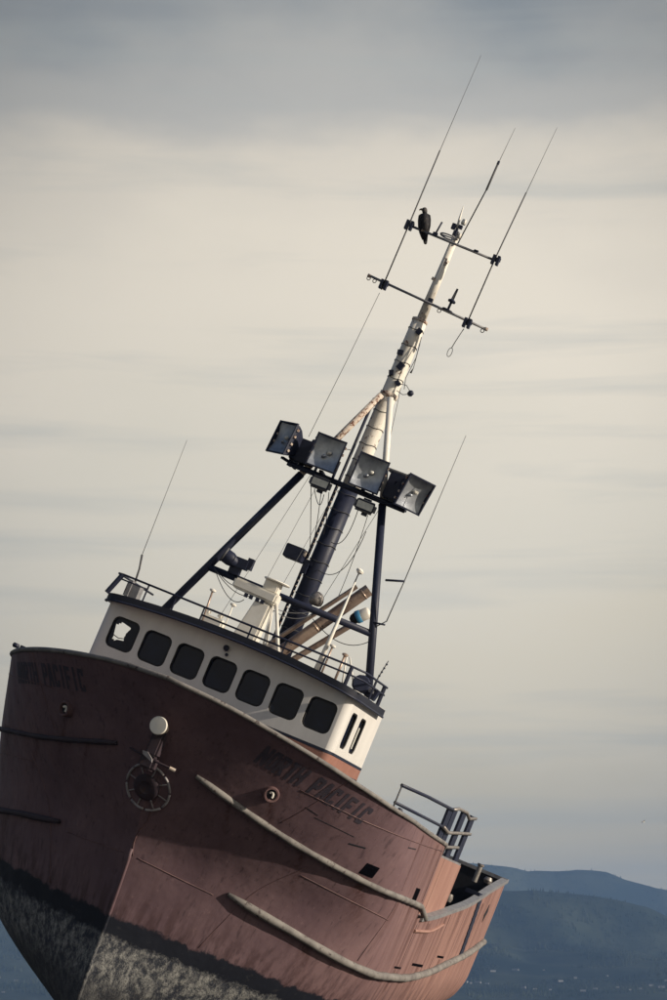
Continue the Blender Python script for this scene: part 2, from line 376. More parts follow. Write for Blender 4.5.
# ---- guard rails, caps
def along(path, off, side=1, n=40, t=None):
    ys = [p[0] for p in path]; zs = [p[1] for p in path]; out = []
    for y in np.linspace(ys[0], ys[-1], n): out.append(hp(y, pch(y, ys, zs), off, side))
    return out
R1 = [(-2.07, -2.42), (-1.69, -2.59), (-1.07, -2.82), (-.31, -3.02), (.55, -3.15), (1.78, -3.25), (5.2, -3.31), (6.0, -3.33)]
R2 = [(.03, -4.72), (.41, -4.83), (1.16, -4.99), (1.87, -5.13), (2.77, -5.24), (4.04, -5.29), (7.35, -5.26), (10.66, -5.02), (13.65, -4.68), (18.06, -4.17), (20.3, -3.82)]
for side in (1, -1):
    p = along(R1, .04, side, 46); mat = M['rail'] if side > 0 else M['rail_shaded']
    p.append(hp(6.9, -3.55, .05, side)); p.append(hp(7.1, -3.6, .05, side))
    with mk('rub_rail', mat, boat, True) as b: b.tube(p, [.05] + [(.080 if side > 0 else .062) + .006 * math.sin(i * 1.7) for i in range(len(p) - 1)], 10)
    with mk('rub_rail', mat, boat, True) as b:
        q = along(R2, .05, side, 70); b.tube(q, [.05] + [(.104 if side > 0 else .078) + .006 * math.sin(i * 1.3) for i in range(len(q) - 1)], 10)
    with mk('cap_rail', M['grey'], boat) as b:
        ys = np.linspace(6.7, YT + .05, 30); vs = []
        for y in ys:
            z = zC(y); xo = side * (hx(y, z) + .07); xi = side * (hx(y, z) - .15)
            vs += [(xo, y, z + .05), (xi, y, z + .05), (xi, y, z - .07), (xo, y, z - .07)]
        fs = []
        for i in range(29):
            for j in range(4): fs.append((4*i + j, 4*i + (j + 1) % 4, 4*i + 4 + (j + 1) % 4, 4*i + 4 + j))
        fs += [(0, 1, 2, 3), (116, 117, 118, 119)]; b.add(vs, fs)
with mk('cap_rail', M['grey'], boat) as b:
    b.box((0, YT - .06, zC(YT) - .005), (2 * hx(YT, -2) + .1, .2, .11))
def cap_pts(side):
    g = [col_pts(('n', (i / 25) ** 1.5 if i else .0004), side)[0] for i in range(26)]
    g += [Vector((side * hx(y, zG(y)), y, zG(y))) for y in (2.6, 3.4, 4.2, 5, 5.7, 6.22)]
    g.append(Vector((side * (hx(6.3, -2) - .1), 6.5, -1.93))); return g
with mk('cap_rail', M['rail'], boat, True) as b:
    b.tube([p + Vector((0, 0, .02)) for p in cap_pts(-1)[:0:-1] + [Vector((0, y0(-.65) + .002, -.64))] + cap_pts(1)[1:]], .062, 8)
# short strip under the cap of the after bulwark
with mk('bulwark_strip', M['plate'], boat) as b: b.tube(along([(6.5, -3.98), (8.5, -3.9), (10.2, -3.62)], .02, 1, 14), .045, 6)
with mk('transom_guard', M['rail'], boat) as b: b.tube([(-hx(YT, -3.8), YT + .05, -3.82), (hx(YT, -3.8), YT + .05, -3.82)], .13, 10)

# ---- weld seams of the plating
def seam(path, side=1, r=.012, nn=24, by_z=False):
    with mk('weld_seam', M['seam'], boat, True) as b:
        if by_z:
            pts = [hp(np.interp(z, [q[1] for q in path][::-1], [q[0] for q in path][::-1]), z, .002, side) for z in np.linspace(path[0][1], path[-1][1], nn)]
        else: pts = along(path, .002, side, nn)
        b.tube(pts, r, 5)
for side in (1, -1):
    seam([(-1.02, -4.76), (-.5, -4.84), (-.08, -4.89)], side, .012)
    seam([(-1.39, -1.81), (0, -1.9), (3, -1.86), (6.1, -1.80)], side, .014)
    seam([(.31, -3.66), (1.4, -3.78), (3.0, -3.9)], side, .012)
    seam([(5.95, -1.75), (5.95, -3.2)], side, .018, by_z=True)
    seam([(.2, -3.45), (.35, -6.2)], side, .010, by_z=True)
    seam([(2.9, -3.4), (2.9, -5.1)], side, .010, by_z=True)
    seam([(2.9, -1.6), (2.9, -3.1)], side, .010, by_z=True)
    seam([(-1.2, -1.1), (-.9, -2.7)], side, .010, by_z=True)
    seam([(6.6, -3.8), (6.6, -5.2)], side, .014, by_z=True)
    seam([(11, -3.3), (11, -4.9)], side, .010, by_z=True)
# the knuckle where the rounded nose meets the flank
seam([(-2.0, -2.9), (-1.43, -3.85), (-1.07, -4.75)], 1, .020, 24, True)
with mk('stem_bar', M['hull'], boat, True) as b: b.tube([(0, y0(z) - .005, z) for z in np.linspace(-4.6, -9.4, 20)], .05, 6)

# ---- hull openings and fittings
def patch(name, y, z, w, h, mat, off=.012, side=1, thick=.03, rot=0):
    """a small plate laid on the plating, following its curve"""
    b = MB(); nn = 5; vs = []
    n0 = nrm(y, z, side); tv = Vector((0, 0, 1)).cross(n0).normalized() * side; uv = n0.cross(tv).normalized() * side
    for i in range(nn):
        for j in range(nn):
            a = (i / (nn - 1) - .5) * w; c = (j / (nn - 1) - .5) * h; a, c = a * math.cos(rot) - c * math.sin(rot), a * math.sin(rot) + c * math.cos(rot)
            q = Vector((side * hx(y, z), y, z)) + tv * a + uv * c; q.x = side * hx(q.y, q.z); vs.append(q + n0 * off)
    k = nn * nn; vs += [v - n0 * thick for v in vs]
    fs = [(i * nn + j, (i + 1) * nn + j, (i + 1) * nn + j + 1, i * nn + j + 1) for i in range(nn - 1) for j in range(nn - 1)]
    fs += [tuple(a + k for a in f[::-1]) for f in fs]
    rim = [i * nn for i in range(nn)] + [(nn - 1) * nn + j for j in range(1, nn)] + [i * nn + nn - 1 for i in range(nn - 2, -1, -1)] + [j for j in range(nn - 2, 0, -1)]
    for a, c in zip(rim, rim[1:] + rim[:1]): fs.append((a, c, c + k, a + k))
    b.add(vs, fs); return b.build(name, mat, boat, 'auto')
patch('scupper', 1.07, -2.93, .46, .32, M['void']); patch('scupper', 4.85, -3.08, .55, .34, M['void'])
for y, z, w, h in ((9.0, -4.86, 1.6, .07), (12.2, -4.52, 1.2, .06), (6.4, -5.02, .9, .05)):
    patch('freeing_port', y, z, w, h, M['void'])
for i in range(8):
    zz_ = -2.72 - i * .215; patch('gallows_slot', 15.5 + .08 * i, zz_, .62, .217, M['black'], .03)
patch('hull_emblem', 18.2, -2.95, .5, .34, M['dark'], rot=.8)
for y, z, w, h, r_ in ((2.2, -2.05, .9, .028, .04), (.3, -2.5, .5, .04, .12), (-.35, -2.3, 1.2, .014, -.06), (-.9, -2.16, .4, .016, -.2)):
    patch('scrape_mark', y, z, w, h, M['dark'], .006, rot=r_)
for side in (1, -1):       # round hawse pipes with a bright lip
    y, z = -1.5, -2.15; c = hp(y, z, 0, side); nn_ = nrm(y, z, side); out_ = Vector((nn_.x, nn_.y, nn_.z * .3)).normalized()
    with mk('hawse_pipe', M['seam'], boat) as b: b.lathe([(.20, -.12), (.20, .10), (.175, .14), (.14, .14), (.12, .08), (.12, -.1)], c, out_, 20)
    o = bpy.data.objects[[k.name for k in bpy.data.objects if k.name.startswith('hawse_pipe')][-1]]
    with mk('hawse_opening', M['dark'], o) as b: b.lathe([(.121, .075), (.06, .083), (.001, .085)], c, out_, 16)
    with mk('hawse_shackle', M['ivory'], o) as b: b.tube([c + out_ * .10 + Vector((.05 * math.cos(t), 0, .08 * math.sin(t) - .02)) for t in np.linspace(-.6, 2.6, 8)], .028, 6)

# ---- anchor stowed on the stem
AN = boat.matrix_world @ Matrix.Translation((.06, -2.72, -2.2))
anchor = empty('anchor', AN); tag(anchor, 'black stowed anchor with round pale disc on the rounded bow', 'anchor')
def A(x, y, z): return Vector((x, y, z))       # local, boat-aligned
with mk('shank', M['tar'], anchor, False, .05) as b: b.box((0, -.0, .12), (.30, .34, .66))
with mk('crown', M['tar'], anchor, False, .06) as b: b.box((-.05, .12, -.36), (.38, .36, .36))
with mk('disc', M['ivory'], anchor) as b: b.lathe([(.215, 0), (.215, .03), (.20, .045), (.001, .05)], (.02, -.46, .50), (-.05, -1, -.04), 28)
with mk('disc_backing', M['rusty'], anchor) as b: b.lathe([(.16, -.2), (.19, .24)], (-.01, -.2, .50), (0, -1, 0), 18)
with mk('plate', M['pale'], anchor) as b: b.add([(-.20, -.19, -.16), (-.06, -.20, -.15), (.10, -.20, -.27), (.12, -.19, -.34), (-.16, -.18, -.24), (-.20, -.14, -.16), (-.06, -.14, -.15), (.10, -.14, -.27), (.12, -.14, -.34), (-.16, -.14, -.24)], [(0, 1, 2, 3, 4), (5, 9, 8, 7, 6), (0, 5, 6, 1), (1, 6, 7, 2), (2, 7, 8, 3), (3, 8, 9, 4), (4, 9, 5, 0)])
with mk('stock', M['tar'], anchor) as b: b.tube([(-.62, .20, -.22), (-.1, .0, -.28), (.52, .04, -.30)], .028, 8)
with mk('stock_end', M['rusty'], anchor) as b: b.tube([(.50, .04, -.30), (.64, .09, -.31)], .042, 8)
# spoked ring below it
RC = hp(-1.72, -3.12, 0, 1); RC.x = .0; RC.y = -1.98
ring = empty('bow_ring', boat.matrix_world @ Matrix.Translation(RC)); tag(ring, 'pale spoked ring around a dark disc below the anchor on the bow', 'ring')
ax = Vector((0, -.90, -.42)).normalized(); q = ax.to_track_quat('Z', 'Y')
def ringp(a, r, h=0): return q @ Vector((r * math.cos(a), r * math.sin(a), h))
def on_nose(v, lift):
    w = RC + v; ww = None
    for y in np.linspace(-4, 3, 701):
        if hx(y, w.z) >= abs(w.x): ww = y; break
    return Vector((v.x, (ww if ww is not None else w.y) - RC.y - lift, v.z))
for k in range(8):
    a0 = k * math.pi / 4 + .12; pts = [on_nose(ringp(a0 + t, .56), .03) for t in np.linspace(.03, math.pi / 4 - .06, 6)]
    with mk('ring_segment', M['pale'], ring, True) as b: b.tube(pts, .032, 6)
    with mk('spoke', M['pale'], ring, True) as b: b.tube([on_nose(ringp(a0 + .4, r), .02) for r in (.30, .38, .46, .55)], .018, 6)
with mk('disc', M['tar'], ring, 'auto') as b: b.lathe([(.32, -.22), (.325, .02), (.29, .05), (.16, .06), (.12, .03), (.001, .03)], (0, .02, 0), ax, 24)

# ---- the painted name on both bows
GL = {'N': [[(0, 0), (0, 1)], [(0, 1), (1, 0)], [(1, 0), (1, 1)]], 'O': [[(.1, .15), (.1, .85)], [(.1, .93), (.9, .93)], [(.9, .85), (.9, .15)], [(.9, .07), (.1, .07)]],
      'R': [[(0, 0), (0, 1)], [(0, .93), (.85, .93)], [(.92, .9), (.92, .55)], [(.85, .5), (0, .5)], [(.4, .5), (1, 0)]], 'T': [[(0, .93), (1, .93)], [(.5, .9), (.5, 0)]],
      'H': [[(0, 0), (0, 1)], [(1, 0), (1, 1)], [(0, .5), (1, .5)]], 'P': [[(0, 0), (0, 1)], [(0, .93), (.85, .93)], [(.92, .9), (.92, .52)], [(.85, .47), (0, .47)]],
      'A': [[(0, 0), (.45, 1)], [(.55, 1), (1, 0)], [(.2, .32), (.8, .32)]], 'C': [[(.95, .75), (.95, .93)], [(.95, .93), (.12, .93)], [(.1, .85), (.1, .15)], [(.12, .07), (.95, .07)], [(.95, .07), (.95, .25)]],
      'I': [[(.5, 0), (.5, 1)]], 'F': [[(0, 0), (0, 1)], [(0, .93), (1, .93)], [(0, .5), (.8, .5)]]}
WORD = 'NORTH PACIFIC'
def name_on(side):
    # arc length along the sheer, half a metre under the rail
    ys = np.linspace(-3.2, 3, 900); pts = [hp(y, zG(y) - .45, 0, 1) for y in ys]
    sarc = np.concatenate([[0], np.cumsum([(b_ - a_).length for a_, b_ in zip(pts, pts[1:])])])
    def y_of(s): return float(np.interp(s, sarc, ys))
    s0 = float(np.interp(-2.26, ys, sarc)); s1 = float(np.interp(-.20, ys, sarc)); step = (s1 - s0) / (len(WORD) - .35); hgt = .43; wd = step * .64
    for i, ch in enumerate(WORD):
        if ch == ' ': continue
        with mk('letter', M['letters'], boat) as b:
            for (a, c) in GL[ch]:
                a = Vector((a[0] * wd, a[1] * hgt)); c = Vector((c[0] * wd, c[1] * hgt)); d = (c - a); ln = d.length; d.normalize(); nn2 = Vector((-d.y, d.x)) * .043
                m_ = 5; vs = []
                for k in range(m_):
                    p_ = a + (c - a) * (k / (m_ - 1)) + d * (.02 if k == m_ - 1 else -.02 if k == 0 else 0)
                    for sg in (1, -1):
                        w = p_ + nn2 * sg
                        sx = s0 + i * step + w.x if side > 0 else s1 - (i * step + w.x) + .0
                        y = y_of(sx); zr_ = zG(y) - .45; z = zr_ - hgt / 2 + w.y
                        p0_ = hp(y, zr_); tg = (hp(y + .03, zG(y + .03) - .45) - p0_).normalized()
                        for _k in range(3):
                            e_ = (hp(y, z) - p0_).dot(tg); g_ = (hp(y + .02, z) - hp(y, z)).dot(tg) / .02; y -= .6 * e_ / g_
                        # slide along the plating
                        vs.append(hp(y, z, .007 + .0006 * random.random(), side))
                b.add(vs, [(2*k, 2*k+1, 2*k+3, 2*k+2) for k in range(m_ - 1)])
name_on(1); name_on(-1)

# ------------------------------------------------------------------ wheelhouse
XL, XR = -3.40, 3.34; ZB, ZTOP = -2.25, .80; YBK = 3.6
def rrect(cx, cz, w, h, r, n=5):
    out = []
    for (sx, sz, a0) in ((1, 1, 0), (-1, 1, 90), (-1, -1, 180), (1, -1, 270)):
        for k in range(n): a = R(a0 + 90 * k / (n - 1)); out.append((cx + sx * (w / 2 - r) + r * math.cos(a), cz + sz * (h / 2 - r) + r * math.sin(a)))
    return out
def wall_with_holes(b, u0, u1, z0, z1, holes, place):
    """panel in (u, z); each hole = (cu, cz, w, h, r, ua, ub): a cell between ua and ub"""
    b_ = b; cur = u0
    for (cu, cz, w, h, r, ua, ub) in holes:
        if ua > cur + 1e-4: quad(b_, cur, ua, z0, z1, place)
        loop = rrect(cu, cz, w, h, r); n = len(loop); out = []
        for (u, z) in loop:      # radial projection on the cell edge
            du, dz = u - cu, z - cz; t = min([( (ub - cu) if du > 0 else (cu - ua)) / abs(du) if abs(du) > 1e-6 else 9e9, ((z1 - cz) if dz > 0 else (cz - z0)) / abs(dz) if abs(dz) > 1e-6 else 9e9])
            out.append((cu + du * t, cz + dz * t))
        # make sure the cell's corners are hit
        for (U, Z) in ((ub, z1), (ua, z1), (ua, z0), (ub, z0)):
            j = min(range(n), key=lambda k: (out[k][0] - U) ** 2 + (out[k][1] - Z) ** 2); out[j] = (U, Z)
        base = len(b_.v); vs = [place(u, z, 0) for u, z in loop] + [place(u, z, 0) for u, z in out] + [place(u, z, .12) for u, z in loop]
        fs = []
        for k in range(n):
            k2 = (k + 1) % n; fs += [(k, k2, n + k2, n + k), (k, 2*n + k, 2*n + k2, k2)]
        b_.add(vs, fs); cur = ub
    if cur < u1 - 1e-4: quad(b_, cur, u1, z0, z1, place)
def quad(b, ua, ub, z0, z1, place): b.add([place(ua, z0, 0), place(ub, z0, 0), place(ub, z1, 0), place(ua, z1, 0)], [(0, 1, 2, 3)])
ZW0 = -.78          # lower edge of the white
FR = .24            # radius of the forward corners
def front(u, z, d): return Vector((u, d, z))
def camber(x): return .22 * (1 - (x / 3.45) ** 2)
house = MB()
wins = [(-2.71 + .903 * i, .04 if i else .06) for i in range(7)]
hf = [(u, z, .74, .80, .17, u - .4515, u + .4515) for u, z in wins]
wall_with_holes(house, XL + FR, XR - FR, ZW0, ZTOP + .12, hf, front)
def corner(b, side, z0, z1, mat=None):
    cx = XR - FR if side > 0 else XL + FR; vs = []; k = 8
    for i in range(k + 1):
        a = math.pi / 2 * i / k; px = cx + side * FR * math.sin(a); py = FR - FR * math.cos(a); vs += [(px, py, z0), (px, py, z1)]
    b.add(vs, [(2*i, 2*i+1, 2*i+3, 2*i+2) for i in range(k)])
for s_ in (1, -1): corner(house, s_, ZW0, ZTOP + .12)
def portw(u, z, d): return Vector((XR - d, u, z))
def stbw(u, z, d): return Vector((XL + d, u, z))
wp = [(.78, -.03, .62, .92, .13), (1.85, -.03, .62, .92, .13)]
wall_with_holes(house, FR, YBK, ZW0, ZTOP + .12, [(u, z, w, h, r, u - .5, u + .5) for u, z, w, h, r in wp], portw)
wall_with_holes(house, FR, YBK, ZW0, ZTOP + .12, [(1.95, .02, 2.3, .84, .13, .5, 3.4)], stbw)
quad(house, XL, XR, ZW0, ZTOP + .12, lambda u, z, d: Vector((u, YBK, z)))
wh = house.build('wheelhouse', M['white'], boat, 'auto')
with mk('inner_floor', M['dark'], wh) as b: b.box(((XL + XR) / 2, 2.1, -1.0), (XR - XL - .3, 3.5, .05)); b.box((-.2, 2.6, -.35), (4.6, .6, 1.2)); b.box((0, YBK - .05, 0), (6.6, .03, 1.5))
# bands below the white: dark line, red band, white strip, then the dark base
def band(name, z0, z1, mat, off, side_only=False):
    b = MB(); k = 8; vs = []
    def ring(z):
        out = []
        out.append((XL - off, YBK, z))
        for i in range(k + 1): a = math.pi / 2 * i / k; out.append((XL + FR - (FR + off) * math.cos(a), FR - (FR + off) * math.sin(a), z))
        for i in range(k + 1): a = math.pi / 2 * i / k; out.append((XR - FR + (FR + off) * math.sin(a), FR - (FR + off) * math.cos(a), z))
        out.append((XR + off, YBK, z)); return out
    a = ring(z0); c = ring(z1); n = len(a)
    b.add(a + c, [(i, i + 1, n + i + 1, n + i) for i in range(n - 1)])
    b.add([a[0], a[-1], c[-1], c[0]], [(0, 1, 2, 3)])
    return b.build(name, mat, wh, 'auto')
band('trim_line', -.74, -.67, M['navy'], .012); band('red_band', -1.0, -.74, M['band'], .006); band('trim_line', -1.03, -1.0, M['navy'], .012)
band('base_strip', ZB, -1.03, M['white'], .004)
# windows
def window(place, u, z, w, h, r, broken=False, mat=None):
    fr = MB(); lo = rrect(u, z, w + .005, h + .005, r); li = rrect(u, z, w - .07, h - .07, r - .03); n = len(lo)
    fr.add([place(a, c, .02) for a, c in lo] + [place(a, c, .015) for a, c in li] + [place(a, c, .07) for a, c in li],
           [f for k in range(n) for f in ((k, (k + 1) % n, n + (k + 1) % n, n + k), (n + k, n + (k + 1) % n, 2*n + (k + 1) % n, 2*n + k))])
    f = fr.build('window', M['rubber'], boat, 'auto')
    if not broken:
        ta, tb = random.uniform(-.05, .05), random.uniform(-.06, .06)       # no two panes sit quite alike
        g = MB(); g.add([place(a, c, .075 + ta * (a - u) + tb * (c - z)) for a, c in rrect(u, z, w - .06, h - .06, r - .03)], [tuple(range(n))]); g.build('pane', M['glass'], f)
    else:
        # what is left of the glass: shards round a jagged hole
        import random as _r
        outer = rrect(u, z, w - .06, h - .06, r - .03); hole = []
        hx_, hz_ = u - .02, z + .02
        shape = {0: .10, 1: .12, 2: .16, 3: .22, 4: .28, 5: .30, 6: .30, 7: .29, 8: .30, 9: .31, 10: .30, 11: .30, 12: .30, 13: .28, 14: .24, 15: .18, 16: .14, 17: .10, 18: .08, 19: .09}
        for k, (a, c) in enumerate(outer):
            d = Vector((a - hx_, c - hz_)); rr = d.length; t = min(shape[k] * (1.0 if k % 2 else .86), rr * .96); d.normalize(); hole.append((hx_ + d.x * t, hz_ + d.y * t))
        g = MB(); g.add([place(a, c, .06) for a, c in outer] + [place(a, c, .06) for a, c in hole], [(k, (k + 1) % n, n + (k + 1) % n, n + k) for k in range(n)])
        o = g.build('pane', M['glass'], f); o['label'] = 'broken window pane with a jagged hole letting the sky through'
        with mk('glazing_bar', M['rubber'], f) as b: b.tube([place(u - .34, z - .06, .10), place(u - .1, z - .12, .10), place(u + .1, z - .07, .10)], .012, 5); b.tube([place(u + .10, z - .05, .10), place(u + .22, z + .22, .10)], .010, 5)
    return f
for i, (u, z) in enumerate(wins): window(front, u, z, .74, .80, .17, i == 0)
for i, (u, z, w, h, r) in enumerate(wp):
    f = window(portw, u, z, w, h, r)
    if i:
        with mk('reflection_strip', M['lenspale'], f) as b: b.box((XR - .045, u + .05, z - .06), (.012, .13, .56))  # pale strip standing in for a reflection in the after pane
window(stbw, 1.95, .02, 2.3, .84, .13).name = 'window'
o = [k for k in bpy.data.objects if k.name.startswith('pane')][-1]; bpy.data.objects.remove(o)   # the starboard opening has lost its glass
with mk('bracket_light', M['black'], boat) as b: b.lathe([(.04, 0), (.07, .04), (.08, .09), (.04, .13)], (-.08, -.02, .72), (0, -1, -.3), 12)
with mk('bracket_light', M['black'], boat) as b: b.lathe([(.03, 0), (.045, .06)], (-.02, -.0, .55), (0, -1, 0), 10)
with mk('corner_pipe', M['black'], boat) as b:
    b.tube([(3.15, YBK + .06, .5), (3.15, YBK + .06, -2.2)], .04, 8); b.box((3.2, YBK + .1, -.25), (.14, .16, .12)); b.box((3.2, YBK + .1, -.75), (.10, .12, .10))

# roof with dark fascia
def roof_outline(off=0):
    out = []; r = .55
    x0, x1, ya, yb = XL - .12 - off, XR + .12 + off, -.32 - off, 3.1
    out.append((x0, yb))
    for i in range(7): a = math.pi / 2 * i / 6; out.append((x0 + r - r * math.cos(a), ya + r - r * math.sin(a)))
    for t in np.linspace(x0 + r, x1 - r, 16)[1:-1]: out.append((t, ya))
    for i in range(7): a = math.pi / 2 * i / 6; out.append((x1 - r * .5 + r * .5 * math.sin(a) if False else x1 - r + r * math.sin(a), ya + r - r * math.cos(a)))
    out.append((x1, yb)); return out
rf = MB(); ol = roof_outline(); n = len(ol)
zb = lambda x: .705 + camber(x); ztop = lambda x: .89 + camber(x)
rf.add([(x, y, zb(x)) for x, y in ol] + [(x, y, ztop(x)) for x, y in ol], [(i, i + 1, n + i + 1, n + i) for i in range(n - 1)] + [(n - 1, 0, n, 2 * n - 1)])
fascia = rf.build('roof', M['fascia'], boat, 'auto')
with mk('roof_deck', M['grey'], fascia) as b:
    vs = []; xs = np.linspace(ol[0][0] + .02, ol[-1][0] - .02, 15)
    for x in xs: vs += [(x, -.30 if abs(x) < 2.9 else -.05, ztop(x) - .015), (x, 3.08, ztop(x) - .015)]
    b.add(vs, [(2*i, 2*i+1, 2*i+3, 2*i+2) for i in range(14)])
with mk('roof_soffit', M['white'], fascia) as b:
    vs = []
    for x in xs: vs += [(x, -.30 if abs(x) < 2.9 else -.05, zb(x) + .01), (x, 3.08, zb(x) + .01)]
    b.add(vs, [(2*i, 2*i+1, 2*i+3, 2*i+2) for i in range(14)])
with mk('drip_edge', M['black'], fascia, True) as b: b.tube([(x, y - .01, zb(x)) for x, y in ol[1:]], .03, 6)

# railing round the roof
rail = MB(); P_ = [(-3.42, 3.0), (-3.40, -.05), (-3.22, -.22), (3.0, -.22), (3.38, .1), (3.42, 2.5)]
def rz(x): return 1.43 - .03 * (x + 3.3) / 6.6
rail.tube([(x, y, rz(x)) for x, y in P_], .030, 6); ro = rail.build('roof_railing', M['black'], boat, True)
with mk('mid_rail', M['black'], ro, True) as b: b.tube([(x, y, rz(x) - .2) for x, y in [(-.95, -.22)] + P_[3:]], .026, 6)
with mk('mid_rail', M['black'], ro, True) as b: b.tube([(x, y, rz(x) - .12) for x, y in [P_[1], P_[2], (-2.5, -.22)]], .022, 6)
with mk('corner_plate', M['black'], ro) as b: b.tube([(-3.24, -.22, rz(-3.2)), (-3.44, -.24, .86)], .065, 6)
for x, y in ((-2.5, -.22), (-1.72, -.22), (-.95, -.22), (.35, -.22), (1.3, -.22), (2.35, -.22)):
    with mk('post', M['black'], ro) as b: b.tube([(x, y, ztop(x) - .02), (x, y, rz(x))], .022, 6)
for x, y, r in ((3.05, -.2, .05), (3.40, 2.3, .055), (3.40, 1.2, .025), (-3.41, 1.5, .025)):
    with mk('post', M['black'], ro) as b: b.tube([(x, y, ztop(3.3) - .05), (x, y, rz(x))], r, 6)

# ------------------------------------------------------------------ mast and its legs
Zr = 1.05
mast = MB(); mast.tube([(0, 4.4, Zr - .1), (0, 4.4, 3.6), (0, 4.4, 6.05)], [.27, .26, .25], 16); mast = mast.build('mast', M['black'], boat, True)
with mk('mast_tube', M['mastwhite'], mast, True) as b: b.tube([(0, 4.4, z) for z in np.linspace(6.05, 10.9, 10)], list(np.linspace(.245, .205, 10)), 16)
with mk('mast_tube', M['mastwhite'], mast, True) as b: b.tube([(0.02, 4.4, 10.85), (0.02, 4.4, 13.45)], [.135, .095], 12)
with mk('mast_collar', M['rusty'], mast, True) as b: b.lathe([(.20, -.05), (.22, -.04), (.22, .03), (.15, .06)], (0, 4.4, 10.92), (0, 0, 1), 16)
with mk('mast_collar', M['rusty'], mast, True) as b: b.lathe([(.23, -.08), (.25, -.07), (.25, .05), (.22, .06)], (0, 4.4, 8.75), (0, 0, 1), 16)
with mk('conduit', M['black'], mast, True) as b: b.tube([(-.30, 4.2, 1.2), (-.30, 4.2, 5.6), (-.28, 4.2, 8.5)], .042, 6); 
with mk('conduit', M['rusty'], mast, True) as b:
    for i in range(30): b.box((-.27, 4.155, 1.6 + i * .15), (.030, .02, .05))
for i in range(19):          # step rungs / pipe bands
    z = 2.0 + i * .48; r = .275 if z < 6.05 else .255 - (z - 6.05) * .0085
    with mk('rung', M['wire'], mast, True) as b: b.tube([(r * math.cos(t), 4.4 - r * math.sin(t), z + .02 * math.sin(3 * t)) for t in np.linspace(-.3, math.pi + .3, 12)], .010, 5)
for z, sx, s_ in ((9.9, -.1, .10), (9.55, .05, .12), (9.3, -.12, .09), (10.6, .15, .10), (12.6, .12, .06), (12.1, -.12, .06), (9.1, .16, .09), (8.55, -.15, .13), (11.5, .14, .09), (10.2, -.05, .07)):
    with mk('mast_fitting', M['black'] if s_ > .07 else M['rusty'], mast) as b: b.box((sx * (1 if z < 10.9 else .6), 4.4 - (.21 if z < 10.9 else .10), z), (s_ * 1.3, s_, s_ * 1.6), Matrix.Rotation(z * 3, 3, 'Y'))
LS, LP, LTOP = Vector((-2.98, 2.8, 1.0)), Vector((2.99, 2.8, 1.0)), Vector((.02, 4.1, 8.62))
def leg_pt(f, t): return f + (LTOP + Vector(((-.10 if f is LS else .16), -.1, 0)) - f) * t
TL = .635
for f in (LS, LP):
    with mk('mast_leg', M['black'], boat, True) as b: b.tube([leg_pt(f, 0), leg_pt(f, .3), leg_pt(f, TL)], .105, 10)
    with mk('mast_leg_upper', M['rusty'] if f is LS else M['mastwhite'], boat, True) as b: b.tube([leg_pt(f, TL - .03), leg_pt(f, .8), leg_pt(f, 1)], .088, 10)
c1, c2 = leg_pt(LS, .215), leg_pt(LP, .205)
xb = MB(); xb.tube([c1 + (c1 - c2) * .0, c2 - (c2 - c1) * .0], .092, 10); xb = xb.build('cross_bar', M['black'], boat, True)
# gantry carrying the floodlights
gy = 3.45
gan = MB(); gan.tube([(-1.55, gy, 5.98), (1.85, gy, 5.88)], .075, 8); gan = gan.build('light_gantry', M['black'], boat, True)
with mk('gantry_rail', M['black'], gan, True) as b: b.tube([(-1.5, gy + .35, 6.02), (1.8, gy + .35, 5.93)], .05, 6)
for x in (-1.45, -.7, .1, .8, 1.5, 1.75):
    with mk('gantry_brace', M['black'], gan) as b: b.box((x, gy + .18, 5.95), (.06, .5, .05))
with mk('gantry_stay', M['wire'], gan, True) as b: b.tube([(-.05, gy, 6.3), (-.28, 4.2, 7.4)], .015, 5); b.tube([(-.9, gy, 6.7), (-.28, 4.2, 7.0)], .012, 5)

